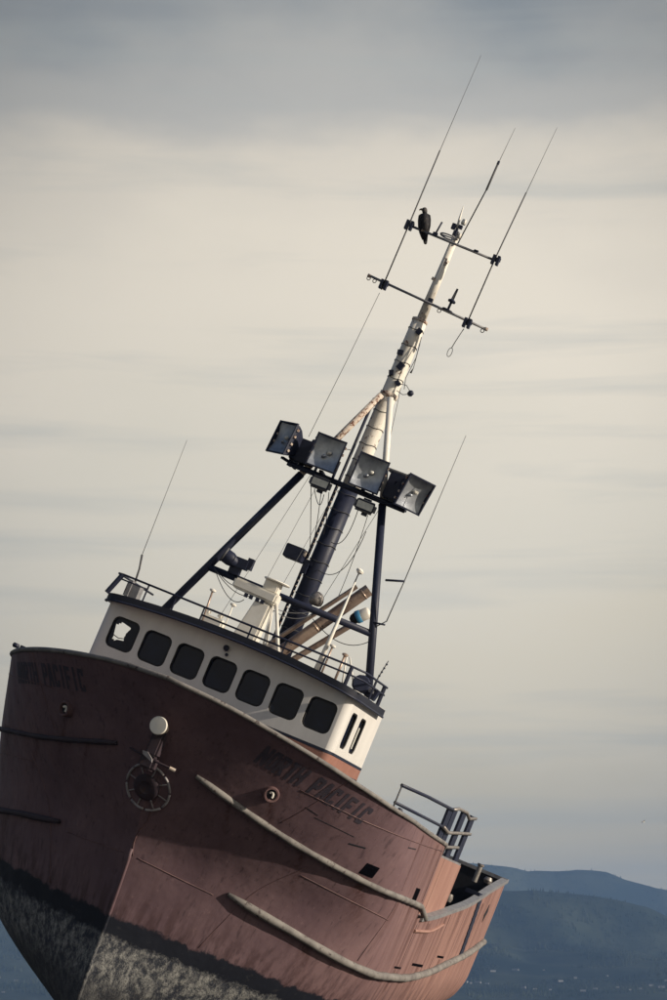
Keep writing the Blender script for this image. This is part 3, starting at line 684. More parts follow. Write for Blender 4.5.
# floodlights: rectangular dish with lens, rim and ballast box, copied four times
def floodlight():
    h = MB(); fw, fh = .365, .405                       # half sizes of the face; the dish narrows to the back along +Y
    rings = [(1, 0), (1, .08), (.86, .24), (.52, .46), (.42, .62)]; vs = []
    for s_, d in rings: vs += [(-fw * s_, d, -fh * s_), (fw * s_, d, -fh * s_), (fw * s_, d, fh * s_), (-fw * s_, d, fh * s_)]
    fs = [(4*i + j, 4*i + (j + 1) % 4, 4*i + 4 + (j + 1) % 4, 4*i + 4 + j) for i in range(4) for j in range(4)] + [(16, 17, 18, 19)]
    h.add(vs, fs); h.box((0, .78, -.03), (.30, .40, .42)); h = h.build('floodlight', M['black'], boat, False, .015)
    with mk('rim', M['black'], h) as b:
        for sx in (-1, 1): b.box((sx * (fw + .005), -.005, 0), (.035, .05, 2 * fh + .05))
        for sz in (-1, 1): b.box((0, -.005, sz * (fh + .005)), (2 * fw - .026, .05, .035))
    with mk('reflector', M['lens'], h, True) as b:          # dished reflector behind the cover glass
        k = 12; vs = []
        for i in range(k + 1):
            for j in range(k + 1):
                u, w_ = 2 * i / k - 1, 2 * j / k - 1; q_ = max(0, 1 - .5 * (u * u + w_ * w_) - .25 * u * u * w_ * w_)
                vs.append((u * (fw - .012), .02 + .13 * q_, w_ * (fh - .012)))
        b.add(vs, [(i * 13 + j, (i + 1) * 13 + j, (i + 1) * 13 + j + 1, i * 13 + j + 1) for i in range(k) for j in range(k)])
    with mk('bulb', M['reflector'], h, True) as b: b.tube([(.0, .11, .02), (.04, .08, .04), (.10, .075, .06)], [.045, .055, .035], 10)
    with mk('bulb_holder', M['lens'], h, True) as b: b.tube([(-.09, .12, -.10), (-.05, .08, -.07), (.0, .07, -.05)], [.03, .04, .025], 8)
    for sz in (-.28, -.1, .1, .28):
        for sx in (-1, 1):
            with mk('clip', M['rusty'], h) as b: b.box((sx * (fw + .02), .06, sz), (.05, .06, .055))
    with mk('bracket', M['black'], h) as b:
        b.box((0, .5, -fh - .02), (.10, .5, .06)); b.box((-.24, .7, -.22), (.05, .12, .5)); b.box((.24, .7, -.22), (.05, .12, .5))
    return h
fl0 = floodlight()
def put(o, loc, rz_, rx=0, sc=1.06):
    o.location = loc; o.rotation_euler = (rx, 0, rz_); o.scale = (sc, sc, sc); return o
put(fl0, (-.55, 2.95, 6.50), R(4), R(-2))
put(copy_tree(fl0, boat), (.72, 2.95, 6.40), R(12), R(2))
put(copy_tree(fl0, boat), (-1.86, 3.1, 6.50), R(-38), R(-4))
put(copy_tree(fl0, boat), (2.04, 3.0, 6.30), R(44), R(14))
def worklight():
    h = MB(); h.box((0, 0, 0), (.56, .24, .30)); h = h.build('work_light', M['grey'], boat, False, .07)
    with mk('lens', M['lenspale'], h) as b: b.box((0, -.125, 0), (.40, .02, .17))
    with mk('stem', M['black'], h) as b: b.box((.05, .02, -.18), (.14, .12, .08))
    with mk('foot', M['black'], h) as b: b.box((0, .05, .17), (.2, .1, .06))
    with mk('rim', M['black'], h) as b:
        for s_ in (-1, 1): b.box((0, -.122, s_ * .105), (.46, .03, .03)); b.box((s_ * .22, -.122, 0), (.03, .03, .20))
    return h
w0 = worklight(); put(w0, (-.42, 3.1, 5.72), R(6)); put(copy_tree(w0, boat), (.92, 3.1, 5.57), R(10))
for x, z, d in ((-1.28, 6.40, (.60, .46, .62)), (-1.00, 6.62, (.34, .36, .34)), (1.46, 6.36, (.62, .5, .70)), (1.34, 6.75, (.70, .40, .06))):
    with mk('ballast_box', M['black'] if d[2] > .2 else M['grey'], boat, False, .02) as b: b.box((x, 3.55, z), d)
# box lamp on the mast, searchlight on the cross bar
lb = MB(); lb.box((-.60, 4.05, 3.88), (.52, .42, .36)); lb = lb.build('speaker_box', M['black'], boat, False, .02)
with mk('bracket', M['black'], lb) as b: b.box((-.25, 4.2, 3.80), (.36, .12, .12)); b.box((-.22, 4.15, 3.62), (.12, .12, .3))
with mk('clip', M['rusty'], lb) as b: b.box((-.33, 3.95, 3.95), (.08, .06, .14))
sl = MB(); ccc = Vector((-1.80, 2.85, 3.02))
sl.lathe([(.16, -.22), (.19, -.18), (.19, .0), (.14, .16), (.06, .24)], ccc, (.9, .3, -.25), 14); sl = sl.build('search_light', M['black'], boat, 'auto')
with mk('rim', M['wire'], sl, True) as b: b.lathe([(.20, -.03), (.215, 0), (.20, .03)], ccc + Vector((-.18, -.06, .05)), (.9, .3, -.25), 16)
with mk('motor', M['black'], sl) as b: b.box(ccc + Vector((.30, .1, .0)), (.36, .24, .26)); b.box(ccc + Vector((.52, .1, .06)), (.16, .16, .30))
with mk('foot', M['black'], sl) as b: b.box(ccc + Vector((.2, .1, -.22)), (.3, .16, .22))

# ---- yards and aerials
YM = 4.3
def bar(name, pts, r, mat, par=boat, n=8):
    b = MB(); b.tube(pts, r, n); return b.build(name, mat, par, True)
low = bar('yard', [(-1.74, YM - .15, 11.58), (1.86, YM - .15, 11.24)], .035, M['grey'])
upp = bar('yard', [(-1.31, YM - .1, 13.25), (1.39, YM - .1, 13.09)], .035, M['grey'])
for x, z, y_, par in ((-1.22, 11.45, YM - .25, low), (1.31, 11.21, YM - .25, low), (-1.22, 13.22, YM - .2, upp), (1.36, 13.08, YM - .2, upp)):
    with mk('aerial_clamp', M['black'], par) as b: b.box((x - .06, y_, z), (.07, .12, .26)); b.box((x + .07, y_, z), (.07, .12, .26)); b.box((x, y_ + .08, z + .05), (.22, .06, .10))
for x in (-1.70, -1.52, .45, 1.75):
    with mk('eye_bolt', M['black'], low, True) as b: b.tube([(x + .05 * math.cos(t), YM - .15, 11.58 - (x + 1.74) * .0944 - .075 + .05 * math.sin(t)) for t in np.linspace(0, 6.28, 9)], .012, 5)
for x in (-1.71, 1.83):
    with mk('yard_end', M['rusty'], low, True) as b: b.lathe([(.05, -.04), (.05, .04)], (x, YM - .15, 11.57 if x < 0 else 11.25), (1, 0, -.1), 8)
w1 = bar('whip_aerial', [(-1.22, YM - .25, 11.30), (-1.22, YM - .22, 13.3), (-1.23, YM - .2, 15.44)], .020, M['wire']); bar('whip_tip', [(-1.23, YM - .2, 15.4), (-1.20, YM - .2, 18.31)], [.009, .005], M['wire'], w1, 5)
w2 = bar('whip_aerial', [(1.31, YM - .25, 11.15), (1.34, YM - .22, 13.1), (1.43, YM - .2, 15.09)], .019, M['wire']); bar('whip_tip', [(1.43, YM - .2, 15.05), (1.53, YM - .2, 17.05)], [.009, .005], M['wire'], w2, 5)
w3 = bar('whip_aerial', [(.17, YM, 13.2), (.33, YM, 14.86), (.335, YM, 14.87), (.35, YM, 15.67)], [.018, .018, .030, .030], M['wire']); bar('whip_tip', [(.35, YM, 15.6), (.41, YM, 16.74)], [.009, .005], M['wire'], w3, 5)
with mk('whip_tip', M['black'], w3) as b: b.lathe([(.035, -.05), (.035, .05)], (.35, YM, 15.68), (0, 0, 1), 8)
bar('stay_wire', [(-1.23, YM - .25, 11.2), (-1.34, YM - .25, 9.2), (-1.50, YM - .25, 6.9)], .008, M['wire'], low, 5)
sp = bar('spike_aerial', [(.0, YM, 13.5), (-.05, YM, 13.9), (-.08, YM, 14.25)], [.035, .03, .012], M['ivory'])
bar('stub', [(-.48, YM - .1, 13.22), (-.43, YM - .1, 13.62)], .026, M['black'], upp); 
with mk('stub_foot', M['black'], upp) as b: b.box((-.48, YM - .1, 13.24), (.12, .10, .10)); b.box((.75, YM - .1, 13.16), (.12, .08, .07))
mh = bar('masthead_light', [(.0, 4.4, 13.42), (.0, 4.4, 13.55)], .10, M['grey'])
with mk('platform', M['grey'], mh) as b: b.tube([(-.14 + .24 * math.cos(t), 4.35 + .24 * math.sin(t), 13.33) for t in np.linspace(0, 6.284, 17)], .022, 6); b.tube([(-.38, 4.35, 13.33), (.1, 4.35, 13.33)], .018, 6)
with mk('cup', M['black'], mh) as b: b.box((-.1, 4.25, 13.62), (.10, .1, .16)); b.box((.08, 4.25, 13.66), (.10, .1, .10)); b.box((.03, 4.2, 13.48), (.06, .1, .2))
with mk('lamp', M['ivory'], mh, True) as b: b.lathe([(.06, 0), (.075, .05), (.06, .14), (.02, .16)], (.10, 4.3, 13.76), (0, 0, 1), 10); b.lathe([(.05, 0), (.05, .14)], (.14, 4.3, 13.36), (0, 0, 1), 8)
dm = bar('disc_aerial', [(.66, YM - .15, 11.38), (.67, YM - .15, 11.62)], .035, M['black'])
with mk('disc', M['black'], dm) as b: b.lathe([(.10, 0), (.11, .02), (.11, .05), (.06, .08)], (.67, YM - .15, 11.62), (.1, 0, 1), 12); b.lathe([(.15, 0), (.15, .03)], (.65, YM - .15, 11.37), (.1, 0, 1), 12)
with mk('tip', M['wire'], dm) as b: b.tube([(.67, YM - .15, 11.68), (.69, YM - .15, 12.02)], [.045, .03], 6)
pend = bar('hanging_lead', [(1.28, YM - .2, 11.05), (1.20, YM - .2, 10.65), (1.17, YM - .2, 10.45)], .013, M['wire'], low, 5)
lp_ = [(1.17 + .06 * math.sin(t), YM - .2, 10.33 + .13 * math.cos(t)) for t in np.linspace(0, 6.28, 12)]
bar('lead_loop', lp_, .010, M['wire'], low, 5)
bar('mast_lead', [(.24, 4.3, 10.5), (.35, 4.2, 9.9), (.30, 4.2, 9.3), (.38, 4.2, 9.0)], .010, M['wire'], mast, 5)
bar('mast_lead', [(.30, 4.2, 10.3), (.42, 4.1, 9.6), (.40, 4.1, 9.45)], [.010, .010, .03], M['wire'], mast, 5)
with mk('hanging_lamp', M['black'], mast, True) as b: b.lathe([(.03, -.08), (.08, -.04), (.08, .05), (.03, .09)], (.58, 4.2, 8.95), (.4, 0, 1), 8)
bar('lamp_lead', [(.22, 4.2, 9.1), (.40, 4.2, 9.12), (.55, 4.2, 9.0)], .010, M['wire'], mast, 5); bar('lamp_lead', [(.2, 4.2, 8.9), (.40, 4.2, 8.85), (.55, 4.2, 8.92)], .010, M['wire'], mast, 5)

# roof whips
ws = bar('whip_aerial', [(-3.05, .4, 1.0), (-3.12, .4, 1.75), (-3.2, .4, 2.1)], [.028, .026, .03], M['wire']); bar('whip_tip', [(-3.2, .4, 2.08), (-3.30, .4, 5.2)], [.009, .005], M['wire'], ws, 5)
with mk('aerial_base', M['grey'], ws) as b: b.box((-3.03, .4, 1.16), (.36, .3, .34)); b.box((-3.12, .3, 1.2), (.10, .2, .42))
wpt = bar('whip_aerial', [(2.36, 3.0, 2.7), (2.63, 3.0, 3.0), (2.66, 3.0, 4.1), (2.70, 3.0, 8.2)], [.016, .016, .014, .006], M['wire'])
bar('arm', [(2.19, 3.0, 3.97), (2.67, 3.0, 4.12)], .03, M['black'], wpt); bar('arm', [(2.33, 3.0, 2.85), (2.63, 3.0, 2.9)], .025, M['black'], wpt)
sw = bar('short_whip', [(3.32, 1.6, 1.1), (3.32, 1.6, 1.5), (3.40, 1.6, 1.98)], [.03, .018, .012], M['wire'])
for k in range(4):
    with mk('bead', M['black'], sw) as b: b.lathe([(.025, -.02), (.03, .02)], (3.33 + .02 * k, 1.6, 1.55 + .11 * k), (.15, 0, 1), 6)
st_ = MB(); st_.box((3.22, 1.7, 1.12), (.46, .3, .30), Matrix.Rotation(.25, 3, 'Y')); st_ = st_.build('speaker_box', M['black'], boat, False, .02)
with mk('fan_guard', M['black'], st_) as b: b.lathe([(.02, 0), (.2, .02), (.24, .14), (.20, .2)], (3.0, 1.55, 1.16), (.2, -1, .2), 12)
with mk('cover', M['grey'], st_) as b: b.box((3.3, 1.53, 1.16), (.14, .06, .16))

# radar
rd = MB(); ped = [(-.40, 1.75, 1.1), (-.16, 1.85, 2.16)]
rd.add([(-.62, 1.55, .95), (.0, 1.55, .95), (.0, 2.1, .95), (-.62, 2.1, .95), (-.40, 1.62, 2.18), (.02, 1.62, 2.18), (.02, 2.0, 2.18), (-.40, 2.0, 2.18)], [(0, 1, 5, 4), (1, 2, 6, 5), (2, 3, 7, 6), (3, 0, 4, 7), (4, 5, 6, 7), (0, 3, 2, 1)])
rd = rd.build('radar', M['ivory'], boat, False, .03)
with mk('scanner', M['ivory'], rd, 'auto', .05) as b: b.box((-.50, 1.8, 2.40), (1.22, .42, .27), Matrix.Rotation(.04, 3, 'Y'))
with mk('turning_unit', M['ivory'], rd, 'auto', .03) as b: b.box((-.05, 1.85, 2.36), (.34, .36, .32)); b.box((-.18, 1.9, 2.66), (.40, .36, .30))
with mk('cap_plate', M['ivory'], rd) as b: b.lathe([(.34, 0), (.36, .02), (.34, .04)], (-.12, 1.9, 2.80), (0, 0, 1), 12)
with mk('bolts', M['black'], rd) as b:
    for x in (-.66, -.52, -.34, -.20): b.box((x, 1.62, 2.20), (.09, .06, .10))
for a_, c_ in (((.12, 1.75, 2.30), (.80, 1.5, 1.0)), ((-.05, 2.1, 2.3), (.1, 2.7, 1.0)), ((.08, 1.7, 2.2), (.30, 1.6, 1.0))):
    bar('strut', [a_, c_], .048 if a_[0] > .1 else .03, M['ivory'], rd)
with mk('roof_seat', M['ivory'], boat, 'auto', .05) as b: b.box((-.98, .9, 1.22), (.62, .3, .26)); b.box((-1.16, .85, 1.42), (.16, .12, .16)); b.box((-.82, .85, 1.42), (.16, .12, .16))
def stalk(x, y, z0, z1, dx, r, mat, cap):
    o = bar('vent_stalk', [(x, y, z0), (x + dx, y, z1)], r, mat)
    with mk('stalk_cap', cap, o) as b: b.lathe([(.03, -.03), (.085, 0), (.085, .035), (.03, .06)], (x + dx, y, z1), (0, 0, 1), 10)
stalk(-1.13, .6, 1.05, 1.92, -.06, .026, M['exhaust'], M['ivory']); stalk(-.66, 1.0, 1.05, 1.80, -.02, .018, M['ivory'], M['ivory'])
stalk(2.12, .9, .95, 1.75, 0, .026, M['exhaust'], M['ivory']); stalk(2.50, .9, .95, 1.66, 0, .034, M['exhaust'], M['exhaust'])
po = bar('white_pole', [(1.94, 1.0, .9), (1.96, 1.0, 1.9), (2.0, 1.0, 3.45)], [.085, .055, .02], M['ivory'])
with mk('pole_top', M['ivory'], po) as b: b.lathe([(.03, -.05), (.10, 0), (.10, .05), (.04, .09)], (2.0, 1.0, 3.72), (.3, 0, 1), 10)
bar('pole_tip', [(1.99, 1.0, 3.4), (2.0, 1.0, 3.72)], .018, M['wire'], po)
bar('white_strut', [(2.55, 1.6, .95), (2.36, 1.6, 1.75)], .022, M['ivory']); bar('white_strut', [(2.95, 1.4, .95), (2.50, 1.4, 1.7)], .022, M['ivory'])
with mk('dome_aerial', M['steel'], boat, True) as b: b.lathe([(.10, -.1), (.18, -.06), (.20, .05), (.17, .17), (.10, .24), (.02, .27)], (.62, 3.3, 2.83), (0, 0, 1), 16)
with mk('bell', M['steel'], boat, True) as b: b.lathe([(.24, 0), (.26, .1), (.20, .24), (.10, .32), (.02, .34)], (.48, 1.9, 1.02), (0, 0, 1), 16)

# exhaust pipes rising to port behind the cross bar
def pipe(pts, r, mat=M['exhaust'], scarf=False):
    b = MB(); b.tube(pts, r, 16, caps=False); d = (Vector(pts[-1]) - Vector(pts[-2])).normalized(); e = Vector(pts[-1])
    b.tube([e + d * .0, e - d * .6], r * .86, 16, caps=False)
    n = 16; k = len(b.v)
    a = Vector(pts[0]); o = b.build('exhaust_pipe', mat, boat, True); return o
pp = pipe([(.05, 3.6, 1.15), (.30, 3.65, 1.50), (1.70, 3.75, 3.66)], .160)
with mk('pipe_mouth', M['dark'], pp) as b:
    d = Vector((1.4, .1, 2.16)).normalized(); b.lathe([(.14, -.05), (.14, -.03), (.001, -.03)], Vector((1.70, 3.75, 3.66)) - d * .08, d, 16)
for t in (.35, .93):
    with mk('pipe_flange', M['exhaust'], pp, True) as b: b.lathe([(.163, -.025), (.171, 0), (.163, .025)], Vector((.30, 3.65, 1.50)) + Vector((1.4, .1, 2.16)) * t, Vector((1.4, .1, 2.16)), 16)
pipe([(-.20, 3.45, 1.3), (1.43, 3.5, 3.60)], .060)
pipe([(.35, 3.7, 1.0), (1.70, 3.75, 2.75)], .080)
by_m = boat.matrix_world @ Matrix.Translation((1.76, 3.65, 2.92)) @ Vector((.26, 0, .24)).to_track_quat('Z', 'Y').to_matrix().to_4x4() @ Matrix.Scale(.88, 4)
buoy = empty('buoy', by_m); tag(buoy, 'small blue and white float jammed on the end of the thin pipe', 'float')
with mk('body', M['ivory'], buoy, True) as b: b.lathe([(.17, -.02), (.18, .02), (.18, .26), (.15, .32), (.05, .34)], (0, 0, 0), (0, 0, 1), 16)
with mk('blue_band', M['blue'], buoy, True) as b: b.lathe([(.185, -.10), (.195, -.08), (.195, .04), (.183, .05)], (0, 0, 0), (0, 0, 1), 16)
with mk('dark_end', M['rubber'], buoy, True) as b: b.lathe([(.06, -.30), (.13, -.24), (.175, -.10), (.17, -.03)], (0, 0, 0), (0, 0, 1), 16)

# loose leads and wires
def sag(name, a, c, s_, r=.011, par=boat, n=14, mat=None):
    a, c = Vector(a), Vector(c); down = Vector((-.386, 0, -.92)) if False else (B3.inverted() @ Vector((0, 0, -1)))
    return bar(name, [a + (c - a) * t + down * s_ * 4 * t * (1 - t) for t in np.linspace(0, 1, n)], r, mat or M['wire'], par, 5)
sag('lead', (-.75, 3.3, 5.75), (-.32, 4.1, 4.2), .55); sag('lead', (-.55, 3.2, 5.55), (-.25, 3.2, 5.5), .35); sag('lead', (-.35, 3.2, 5.55), (-.3, 4.1, 3.9), .45); sag('lead', (.75, 3.2, 5.5), (.18, 4.1, 4.5), .35)
sag('lead', (1.15, 3.3, 5.0), (.12, 4.15, 3.7), .5); sag('lead', (1.05, 3.2, 5.4), (1.05, 3.6, 3.2), .1, .009); sag('lead', (-.15, 3.2, 5.6), (-.1, 4.0, 4.6), .3)
sag('lead', (-2.2, 3.0, 2.72), (-.75, 1.9, 2.1), .38); sag('lead', (-2.15, 3.0, 2.7), (-1.1, 3.0, 2.66), .28); sag('lead', (-2.2, 3.0, 2.7), (-.6, 1.9, 2.25), .22); sag('lead', (-.1, 2.1, 2.2), (.75, 3.1, 2.6), .12); sag('lead', (-.05, 2.1, 2.15), (.8, 3.1, 2.56), .2)
sag('lead', (.7, 3.4, 2.4), (2.45, 3.0, 2.4), .35); sag('stay', (.28, 4.2, 9.0), (.95, 3.5, 6.3), .02, .008); sag('stay', (-.85, 3.4, 5.9), (-1.25, 2.0, 1.2), 0, .006); sag('stay', (-.55, 3.4, 5.9), (-.5, 2.2, 2.8), 0, .006); sag('stay', (-.15, 3.8, 5.9), (-.05, 2.2, 2.8), 0, .006)
sag('stay', (1.22, 3.4, 5.7), (.75, 3.4, 3.0), .0, .007)

# ---- railing and upright boards on the after end of the raised deck
ar = MB(); ar.tube([(4.9, 1.6, -.73), (4.9, 5.2, -.66), (4.9, 9.2, -.63)], .05, 6); ar = ar.build('deck_railing', M['black'], boat, True)
with mk('mid_rail', M['black'], ar, True) as b: b.tube([(4.9, 1.6, -1.18), (4.9, 8.7, -1.17)], .045, 6)
with mk('top_rail', M['steel'], ar, True) as b: b.tube([(4.9, 9.1, -.62), (4.9, 9.9, -.52), (4.9, 11.2, -.50), (4.9, 11.9, -.62), (4.9, 12.9, -.52)], .05, 6)
with mk('mid_rail', M['steel'], ar, True) as b: b.tube([(4.95, 8.5, -1.17), (4.95, 9.4, -1.25), (4.95, 12.3, -1.02), (4.95, 12.7, -1.0)], .05, 6)
with mk('low_rail', M['steel'], ar, True) as b: b.tube([(5.0, 8.3, -1.68), (5.0, 9.8, -1.62), (5.0, 11.4, -1.5)], .05, 6)
with mk('post', M['wire'], ar, True) as b: b.tube([(4.9, 1.62, -.72), (4.9, 1.6, -1.5)], .022, 6)
with mk('post', M['steel'], ar, True) as b: b.tube([(5.2, 6.6, -1.5), (5.2, 6.6, -2.2)], .05, 6)
for y, z0_, z1_ in ((8.85, -1.9, -.62), (9.55, -1.9, -.60), (11.0, -1.9, -.52), (12.5, -1.9, -.50)):
    with mk('upright_board', M['black'], ar) as b: b.box((4.86, y, (z0_ + z1_) / 2), (.07, .62, z1_ - z0_))
with mk('walkway', M['grey'], ar) as b: b.box((4.7, 11.4, -1.95), (.5, 2.4, .08))
with mk('walkway_post', M['black'], ar) as b: b.tube([(4.6, 12.4, -2.0), (4.6, 12.4, -4.7)], .06, 6)
# bitts, davit and pieces on the after bulwark
with mk('bitt', M['steel'], boat, 'auto') as b: b.lathe([(.08, 0), (.08, .5), (.11, .52), (.11, .58)], (4.75, 17.6, -2.2), (.0, 0, 1), 12)
with mk('bitt', M['steel'], boat, 'auto') as b: b.lathe([(.10, 0), (.14, .1), (.10, .2)], (5.08, 17.9, -2.1), (0, 0, 1), 12)
with mk('bitt', M['steel'], boat, 'auto') as b: b.lathe([(.10, 0), (.13, .1), (.10, .22)], (5.25, 11.6, -3.0), (0, 0, 1), 12)
with mk('gallows_post', M['seam'], boat) as b: b.box((4.85, 11.9, -3.1), (.28, .5, 1.7))
with mk('gallows_head', M['black'], boat) as b: b.box((5.25, 15.35, -2.5), (.45, .65, .12))
dv = bar('davit', [(.2, 19.6, -1.8), (1.0, 19.6, -1.35), (1.35, 19.6, -1.2)], .07, M['black'])
with mk('davit_head', M['black'], dv) as b: b.box((1.4, 19.6, -1.45), (.22, .2, .5)); b.lathe([(.1, 0), (.12, .1), (.06, .2)], (1.35, 19.6, -1.15), (0, 0, 1), 8)
for (x, y) in ((-5.2, 1.2),):
    with mk('fairlead', M['black'], boat) as b: b.lathe([(.07, 0), (.10, .06), (.07, .12)], (-5.1, -.2, -1.25), (0, 0, 1), 10); b.box((-4.75, -.6, -1.2), (.12, .12, .12))

# ------------------------------------------------------------------ eagle on the upper yard
EP = BOAT @ Vector((-.77, YM - .1, 13.21))
eagle = empty('eagle', Matrix.Translation(EP) @ Matrix.Rotation(R(8), 4, 'Z')); tag(eagle, 'dark mottled eagle perched on the top yard of the mast', 'eagle')
# spine: tail tip -> rump -> back -> neck -> head, one lofted skin (x right, y away, z up)
sp_ = [((.05, .16, -.30), .045, .02), ((.045, .15, -.20), .07, .03), ((.03, .12, -.08), .09, .06), ((.01, .07, .04), .13, .12), ((-.01, .03, .18), .165, .16), ((-.015, .0, .32), .17, .165), ((-.01, -.02, .42), .145, .14),
       ((.0, -.03, .49), .085, .09), ((.0, -.04, .54), .068, .075), ((-.005, -.05, .585), .068, .075), ((-.01, -.06, .625), .058, .062), ((-.015, -.06, .655), .03, .03), ((-.015, -.06, .662), .004, .004)]
b = MB(); vs = []; kk = 14
for (c, rx, ry) in sp_:
    for j in range(kk): a = 2 * math.pi * j / kk; vs.append((c[0] + rx * math.cos(a), c[1] + ry * math.sin(a), c[2] + .012 * math.sin(3 * a + c[2] * 9)))
fs = [(i * kk + j, i * kk + (j + 1) % kk, (i + 1) * kk + (j + 1) % kk, (i + 1) * kk + j) for i in range(len(sp_) - 1) for j in range(kk)] + [tuple(range(kk))[::-1]]
b.add(vs, fs); eb = b.build('body', M['feather'], eagle, True); eb.scale = (.86, 1, 1); md = eb.modifiers.new('s', 'SUBSURF'); md.levels = md.render_levels = 2
for s_ in (1, -1):
    with mk('wing', M['feather'], eagle, True) as b:
        prof = [(.50, .10, .05, .03), (.46, .145, .08, .038), (.34, .155, .10, .042), (.18, .15, .10, .04), (.02, .125, .08, .03), (-.10, .085, .06, .02), (-.18, .06, .03, .01)]; vs = []
        for (z, x, w, th) in prof:
            for j in range(10): a = 2 * math.pi * j / 10; vs.append((s_ * (x - .02 + th * math.cos(a)), .03 + w * math.sin(a) + (.4 - z) * .16, z))
        b.add(vs, [(i * 10 + j, i * 10 + (j + 1) % 10, i * 10 + 10 + (j + 1) % 10, i * 10 + 10 + j) for i in range(6) for j in range(10)] + [tuple(range(10)), tuple(range(60, 70))])
    with mk('leg', M['feather'], eagle, True) as b: b.tube([(s_ * .07, .03, .12), (s_ * .075, .0, .05), (s_ * .07, -.01, .02)], [.06, .045, .025], 8)
    with mk('foot', M['beak'], eagle, True) as b:
        for t in (-.03, 0, .03): b.tube([(s_ * .07, .0, .04), (s_ * .07 + t, -.05, .03), (s_ * .07 + t * 1.1, -.06, -.01)], [.014, .012, .006], 5)
    with mk('eye', M['glass'], eagle, True) as b: b.lathe([(.001, -.008), (.010, 0), (.001, .008)], (-.045, -.06 + s_ * .052 - .0, .61), (0, 1, 0), 8)
with mk('head_feathers', M['head'], eagle, True) as b: b.lathe([(.06, -.10), (.072, -.04), (.071, .01), (.05, .05), (.01, .062)], (-.012, -.055, .605), (-.1, 0, 1), 14)
with mk('beak', M['beak'], eagle, True) as b: b.tube([(-.06, -.065, .60), (-.11, -.07, .605), (-.145, -.07, .595), (-.155, -.07, .565)], [.036, .030, .018, .004], 8)

# ------------------------------------------------------------------ shore, water, hills
def sheet(name, x0, x1, ya, yb, z, mat, nx=2, ny=2):
    b = MB(); xs = np.linspace(x0, x1, nx); ys = np.linspace(ya, yb, ny)
    b.add([(x, y, z) for y in ys for x in xs], [(j * nx + i, j * nx + i + 1, (j + 1) * nx + i + 1, (j + 1) * nx + i) for j in range(ny - 1) for i in range(nx - 1)])
    o = b.build(name, mat); o['kind'] = 'structure'; return o
mw, t, p = nodes('water'); h = T(t); p.inputs['Base Color'].default_value = (.012, .02, .03, 1); p.inputs['Roughness'].default_value = .12
h.bump(p, h.noise(.6, 5, .6, (1, 3, 1)), .35, .15)
sheet('water', -20000, 20000, -3000, 26000, -.12, mw)
mf = paint('wet_sand', (.055, .053, .055), (.038, .037, .040), .55, .25, (.05, .045, .042), .58, .4)
b = MB(); rx_, ry_ = 46, 40; vs = [(4, 44, .35)]; fs = []
for k, (s_, z) in enumerate(((.25, .34), (.5, .25), (.75, .10), (1, -.35))):
    for j in range(40): a = 2 * math.pi * j / 40; q_ = 1 + .12 * math.sin(3 * a + 1) + .06 * math.sin(7 * a); vs.append((4 + 60 * s_ * q_ * math.cos(a), 44 + 64 * s_ * q_ * math.sin(a), z + .05 * math.sin(5 * a + k)))
fs += [(0, 1 + j, 1 + (j + 1) % 40) for j in range(40)]
for k in range(3):
    for j in range(40): fs.append((1 + 40*k + j, 41 + 40*k + j, 41 + 40*k + (j + 1) % 40, 1 + 40*k + (j + 1) % 40))
b.add(vs, fs); o = b.build('tidal_flat', mf, None, True); o['kind'] = 'structure'

def vnoise(x, y, seed=0):
    xi = np.floor(x).astype(int); yi = np.floor(y).astype(int); xf = x - xi; yf = y - yi
    def hsh(a, c): v = np.sin(a * 127.1 + c * 311.7 + seed * 74.7) * 43758.5453; return v - np.floor(v)
    u = xf * xf * (3 - 2 * xf); v = yf * yf * (3 - 2 * yf)
    return (hsh(xi, yi) * (1 - u) + hsh(xi + 1, yi) * u) * (1 - v) + (hsh(xi, yi + 1) * (1 - u) + hsh(xi + 1, yi + 1) * u) * v
def fbm(x, y, o=5, seed=0):
    s_ = 0; a = .5
    for k in range(o): s_ = s_ + a * vnoise(x * 2 ** k, y * 2 ** k, seed + k); a *= .5
    return s_
def ridge_h(pts, Y, px): return (1003 - np.interp(px, [p_[0] for p_ in pts], [p_[1] for p_ in pts])) / F_PX * Y
def px_of(x, Y): return 333.5 + F_PX * x / Y
NEAR = [(-900, 925), (-300, 890), (0, 905), (300, 893), (440, 889), (504, 892), (532, 892), (556, 894), (576, 897.6), (596, 901), (617, 904), (644, 911), (667, 920), (760, 940), (1000, 925), (1700, 950)]
FAR = [(-1200, 880), (-200, 890), (100, 866), (300, 875), (430, 862), (484, 867), (508, 869), (528, 874), (556, 874), (576, 873), (603, 874.5), (620, 882), (644, 889), (667, 894), (760, 915), (1000, 880), (1600, 900)]
def hill_h(X, Yv, y_shore, y_ridge, prof, seed):
    base = ridge_h(prof, y_ridge, px_of(X, y_ridge))
    t = np.clip((Yv - y_shore) / (y_ridge - y_shore), 0, 2); up = np.where(t < 1, 3 * t ** 2 - 2 * t ** 3, 1 - .35 * (t - 1)); up = .35 * np.minimum(t, 1) + .65 * up
    r = np.abs(fbm(X / 900 + Yv / 1500, Yv / 1300, 5, seed) - .5) * 2
    edge = np.clip(1 - np.abs(t - 1) * 6, 0, 1)
    hh = base * up * (1 - (1 - edge) * .60 * (1 - r) * np.minimum(t * 3, 1)) + (fbm(X / 160, Yv / 160, 4, seed + 9) - .5) * 26 * np.minimum(t * 4, 1)
    return np.where(t <= 0, -3, hh + 1.5)
mh_, t, p = nodes('forest_cover'); h = T(t)
c = h.mix(h.rng(h.noise(.0022, 6, .62), .40, .62), (.014, .024, .022), (.052, .062, .040)); c = h.mix(h.rng(h.noise(.02, 5, .7), .52, .72, 0, .7), c, (.016, .026, .022))
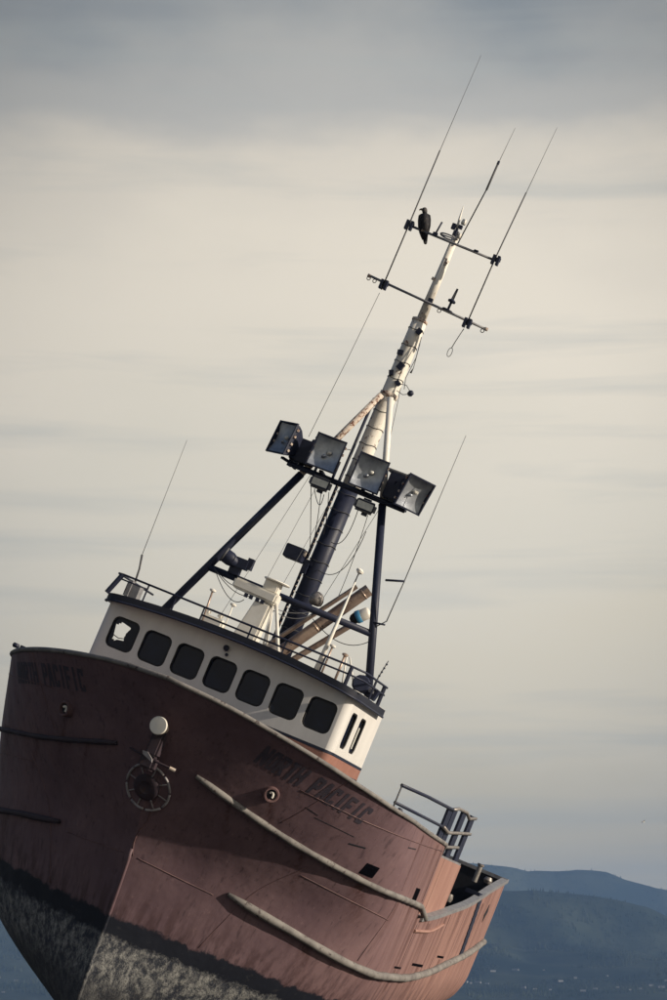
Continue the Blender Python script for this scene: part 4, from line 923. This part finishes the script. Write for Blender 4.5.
h.l(c, p.inputs['Base Color']); p.inputs['Roughness'].default_value = .95; p.inputs['Specular IOR Level'].default_value = .05
def hill(name, x0, x1, ya, yb, nx, ny, args):
    X, Y_ = np.meshgrid(np.linspace(x0, x1, nx), np.linspace(ya, yb, ny)); Z = hill_h(X, Y_, *args)
    b = MB(); vs = np.stack([X.ravel(), Y_.ravel(), Z.ravel()], 1).tolist()
    b.add(vs, [(j * nx + i, j * nx + i + 1, (j + 1) * nx + i + 1, (j + 1) * nx + i) for j in range(ny - 1) for i in range(nx - 1)])
    o = b.build(name, mh_, None, True); o['kind'] = 'structure'
AN_ = (7000, 9000, NEAR, 3); AF_ = (11200, 13600, FAR, 11)
hill('hill', -3600, 3600, 6900, 10600, 240, 130, AN_); hill('hill', -5200, 5200, 11000, 14600, 240, 80, AF_)
# conifers on the slopes, too many to count: one mass
def forest(nt_, xr, yr, args, hmin, hmax):
    X = rng.uniform(*xr, nt_); Y_ = rng.uniform(*yr, nt_)
    keep = fbm(X / 300, Y_ / 300, 3, 21) > .36; X, Y_ = X[keep], Y_[keep]; Z = hill_h(X, Y_, *args); k = len(X)
    H_ = rng.uniform(hmin, hmax, k) * (.6 + .8 * fbm(X / 120, Y_ / 120, 2, 5)); Wd = H_ * rng.uniform(.18, .34, k); rot = rng.uniform(0, 6.28, k)
    vs = np.zeros((k, 6, 3))
    for j in range(5): a = rot + j * 1.2566; vs[:, j] = np.stack([X + Wd * np.cos(a), Y_ + Wd * np.sin(a), Z - 2], 1)
    vs[:, 5] = np.stack([X + rng.uniform(-.5, .5, k), Y_, Z + H_], 1)
    i0 = np.arange(k)[:, None] * 6; fs = np.concatenate([np.stack([i0[:, 0] + j, i0[:, 0] + (j + 1) % 5, i0[:, 0] + 5], 1) for j in range(5)])
    me = bpy.data.meshes.new('conifer_forest'); me.from_pydata(vs.reshape(-1, 3).tolist(), [], fs.tolist()); me.materials.append(mh_)
    o = bpy.data.objects.new('conifer_forest', me); COL.objects.link(o); tag(o, 'dark conifer forest covering the hills', 'forest', kind='stuff')
forest(26000, (-1900, 1700), (7150, 9100), AN_, 8, 16); forest(7000, (-2600, 2300), (12600, 13700), AF_, 8, 16)
# the far shore village: tiny houses, each its own
hw = paint('house_wall', (.24, .24, .245), None, .7, 1, bump=0); hr = paint('house_roof', (.14, .14, .145), None, .7, 1, bump=0)
def house_proto():
    b = MB(); b.box((0, 0, 3), (13, 9, 6)); o = b.build('house', hw)
    with mk('roof', hr, o) as r_: r_.add([(-7, -5.2, 5.9), (7, -5.2, 5.9), (7, 5.2, 5.9), (-7, 5.2, 5.9), (-7, 0, 9.5), (7, 0, 9.5)], [(0, 1, 5, 4), (2, 3, 4, 5), (0, 4, 3), (1, 2, 5), (0, 3, 2, 1)])
    return o
h0 = house_proto(); first = True
for px, py in ((462, 985), (468, 986), (475, 985), (484, 986), (452, 979), (490, 975), (512, 974), (520, 990), (531, 991), (546, 992), (571, 981), (590, 991), (602, 979), (612, 990), (624, 992), (634, 991), (645, 988), (655, 990), (661, 983), (540, 973), (556, 984), (578, 993), (5, 981), (22, 983), (10, 994), (446, 987)):
    hyp = rng.uniform(7080, 7400)
    # walk up the slope until the ground stands at that height in view
    for Yc in np.arange(7030, 8600, 20):
        Xc = (px - 333.5) / F_PX * Yc; zc = float(hill_h(np.array([Xc]), np.array([Yc]), *AN_)[0])
        if zc >= (1003 - py) / F_PX * Yc: break
    o = h0 if first else copy_tree(h0); first = False
    o.location = (Xc, Yc - 6, zc + 4); o.rotation_euler = (0, 0, rng.uniform(-.6, .6)); k_ = rng.uniform(.4, 1.0); o.scale = (k_ * rng.uniform(.7, 1.8), k_, k_ * rng.uniform(.7, 1.0))
    tag(o, 'tiny pale house low on the far forested shore', 'house', 'houses on the far shore')

gull = MB(); sec = [(-.20, .005), (-.12, .035), (.0, .055), (.10, .045), (.17, .035), (.22, .012)]
gull.tube([(x, 0, .02 * math.sin(x * 6)) for x, _ in sec], [r_ for _, r_ in sec], 8)
for s_ in (1, -1):
    gull.add([(.08, s_ * .03, .02), (-.04, s_ * .03, .02), (-.02, s_ * .28, .14), (.10, s_ * .25, .13), (-.10, s_ * .55, .08), (.02, s_ * .52, .09), (.08, s_ * .03, .035), (-.04, s_ * .03, .03), (-.02, s_ * .28, .15), (.10, s_ * .25, .145), (-.10, s_ * .55, .085), (.02, s_ * .52, .095)],
             [(0, 1, 2, 3), (3, 2, 4, 5), (6, 9, 8, 7), (9, 11, 10, 8), (0, 3, 9, 6), (3, 5, 11, 9), (5, 4, 10, 11), (4, 2, 8, 10), (2, 1, 7, 8), (1, 0, 6, 7)])
gu = gull.build('gull', M['ivory'], None, True); gu.location = (75.2, 600, CAMH + 43); gu.scale = (1.7, 1.7, 1.7); gu.rotation_euler = (R(15), R(-8), R(200)); tag(gu, 'tiny pale gull flying above the distant hills', 'gull')

# ------------------------------------------------------------------ haze over the water
mz = bpy.data.materials.new('haze'); mz.use_nodes = True; t = mz.node_tree; t.nodes.clear()
o_ = t.nodes.new('ShaderNodeOutputMaterial'); v_ = t.nodes.new('ShaderNodeVolumePrincipled'); v_.inputs['Color'].default_value = (.32, .54, .96, 1); v_.inputs['Density'].default_value = 4e-5; v_.inputs['Anisotropy'].default_value = .0
t.links.new(v_.outputs[0], o_.inputs['Volume'])
b = MB(); b.box((0, 8200, 434), (24000, 17600, 872)); o = b.build('haze', mz); tag(o, 'thin blue haze over the water and hills', 'haze', kind='stuff')
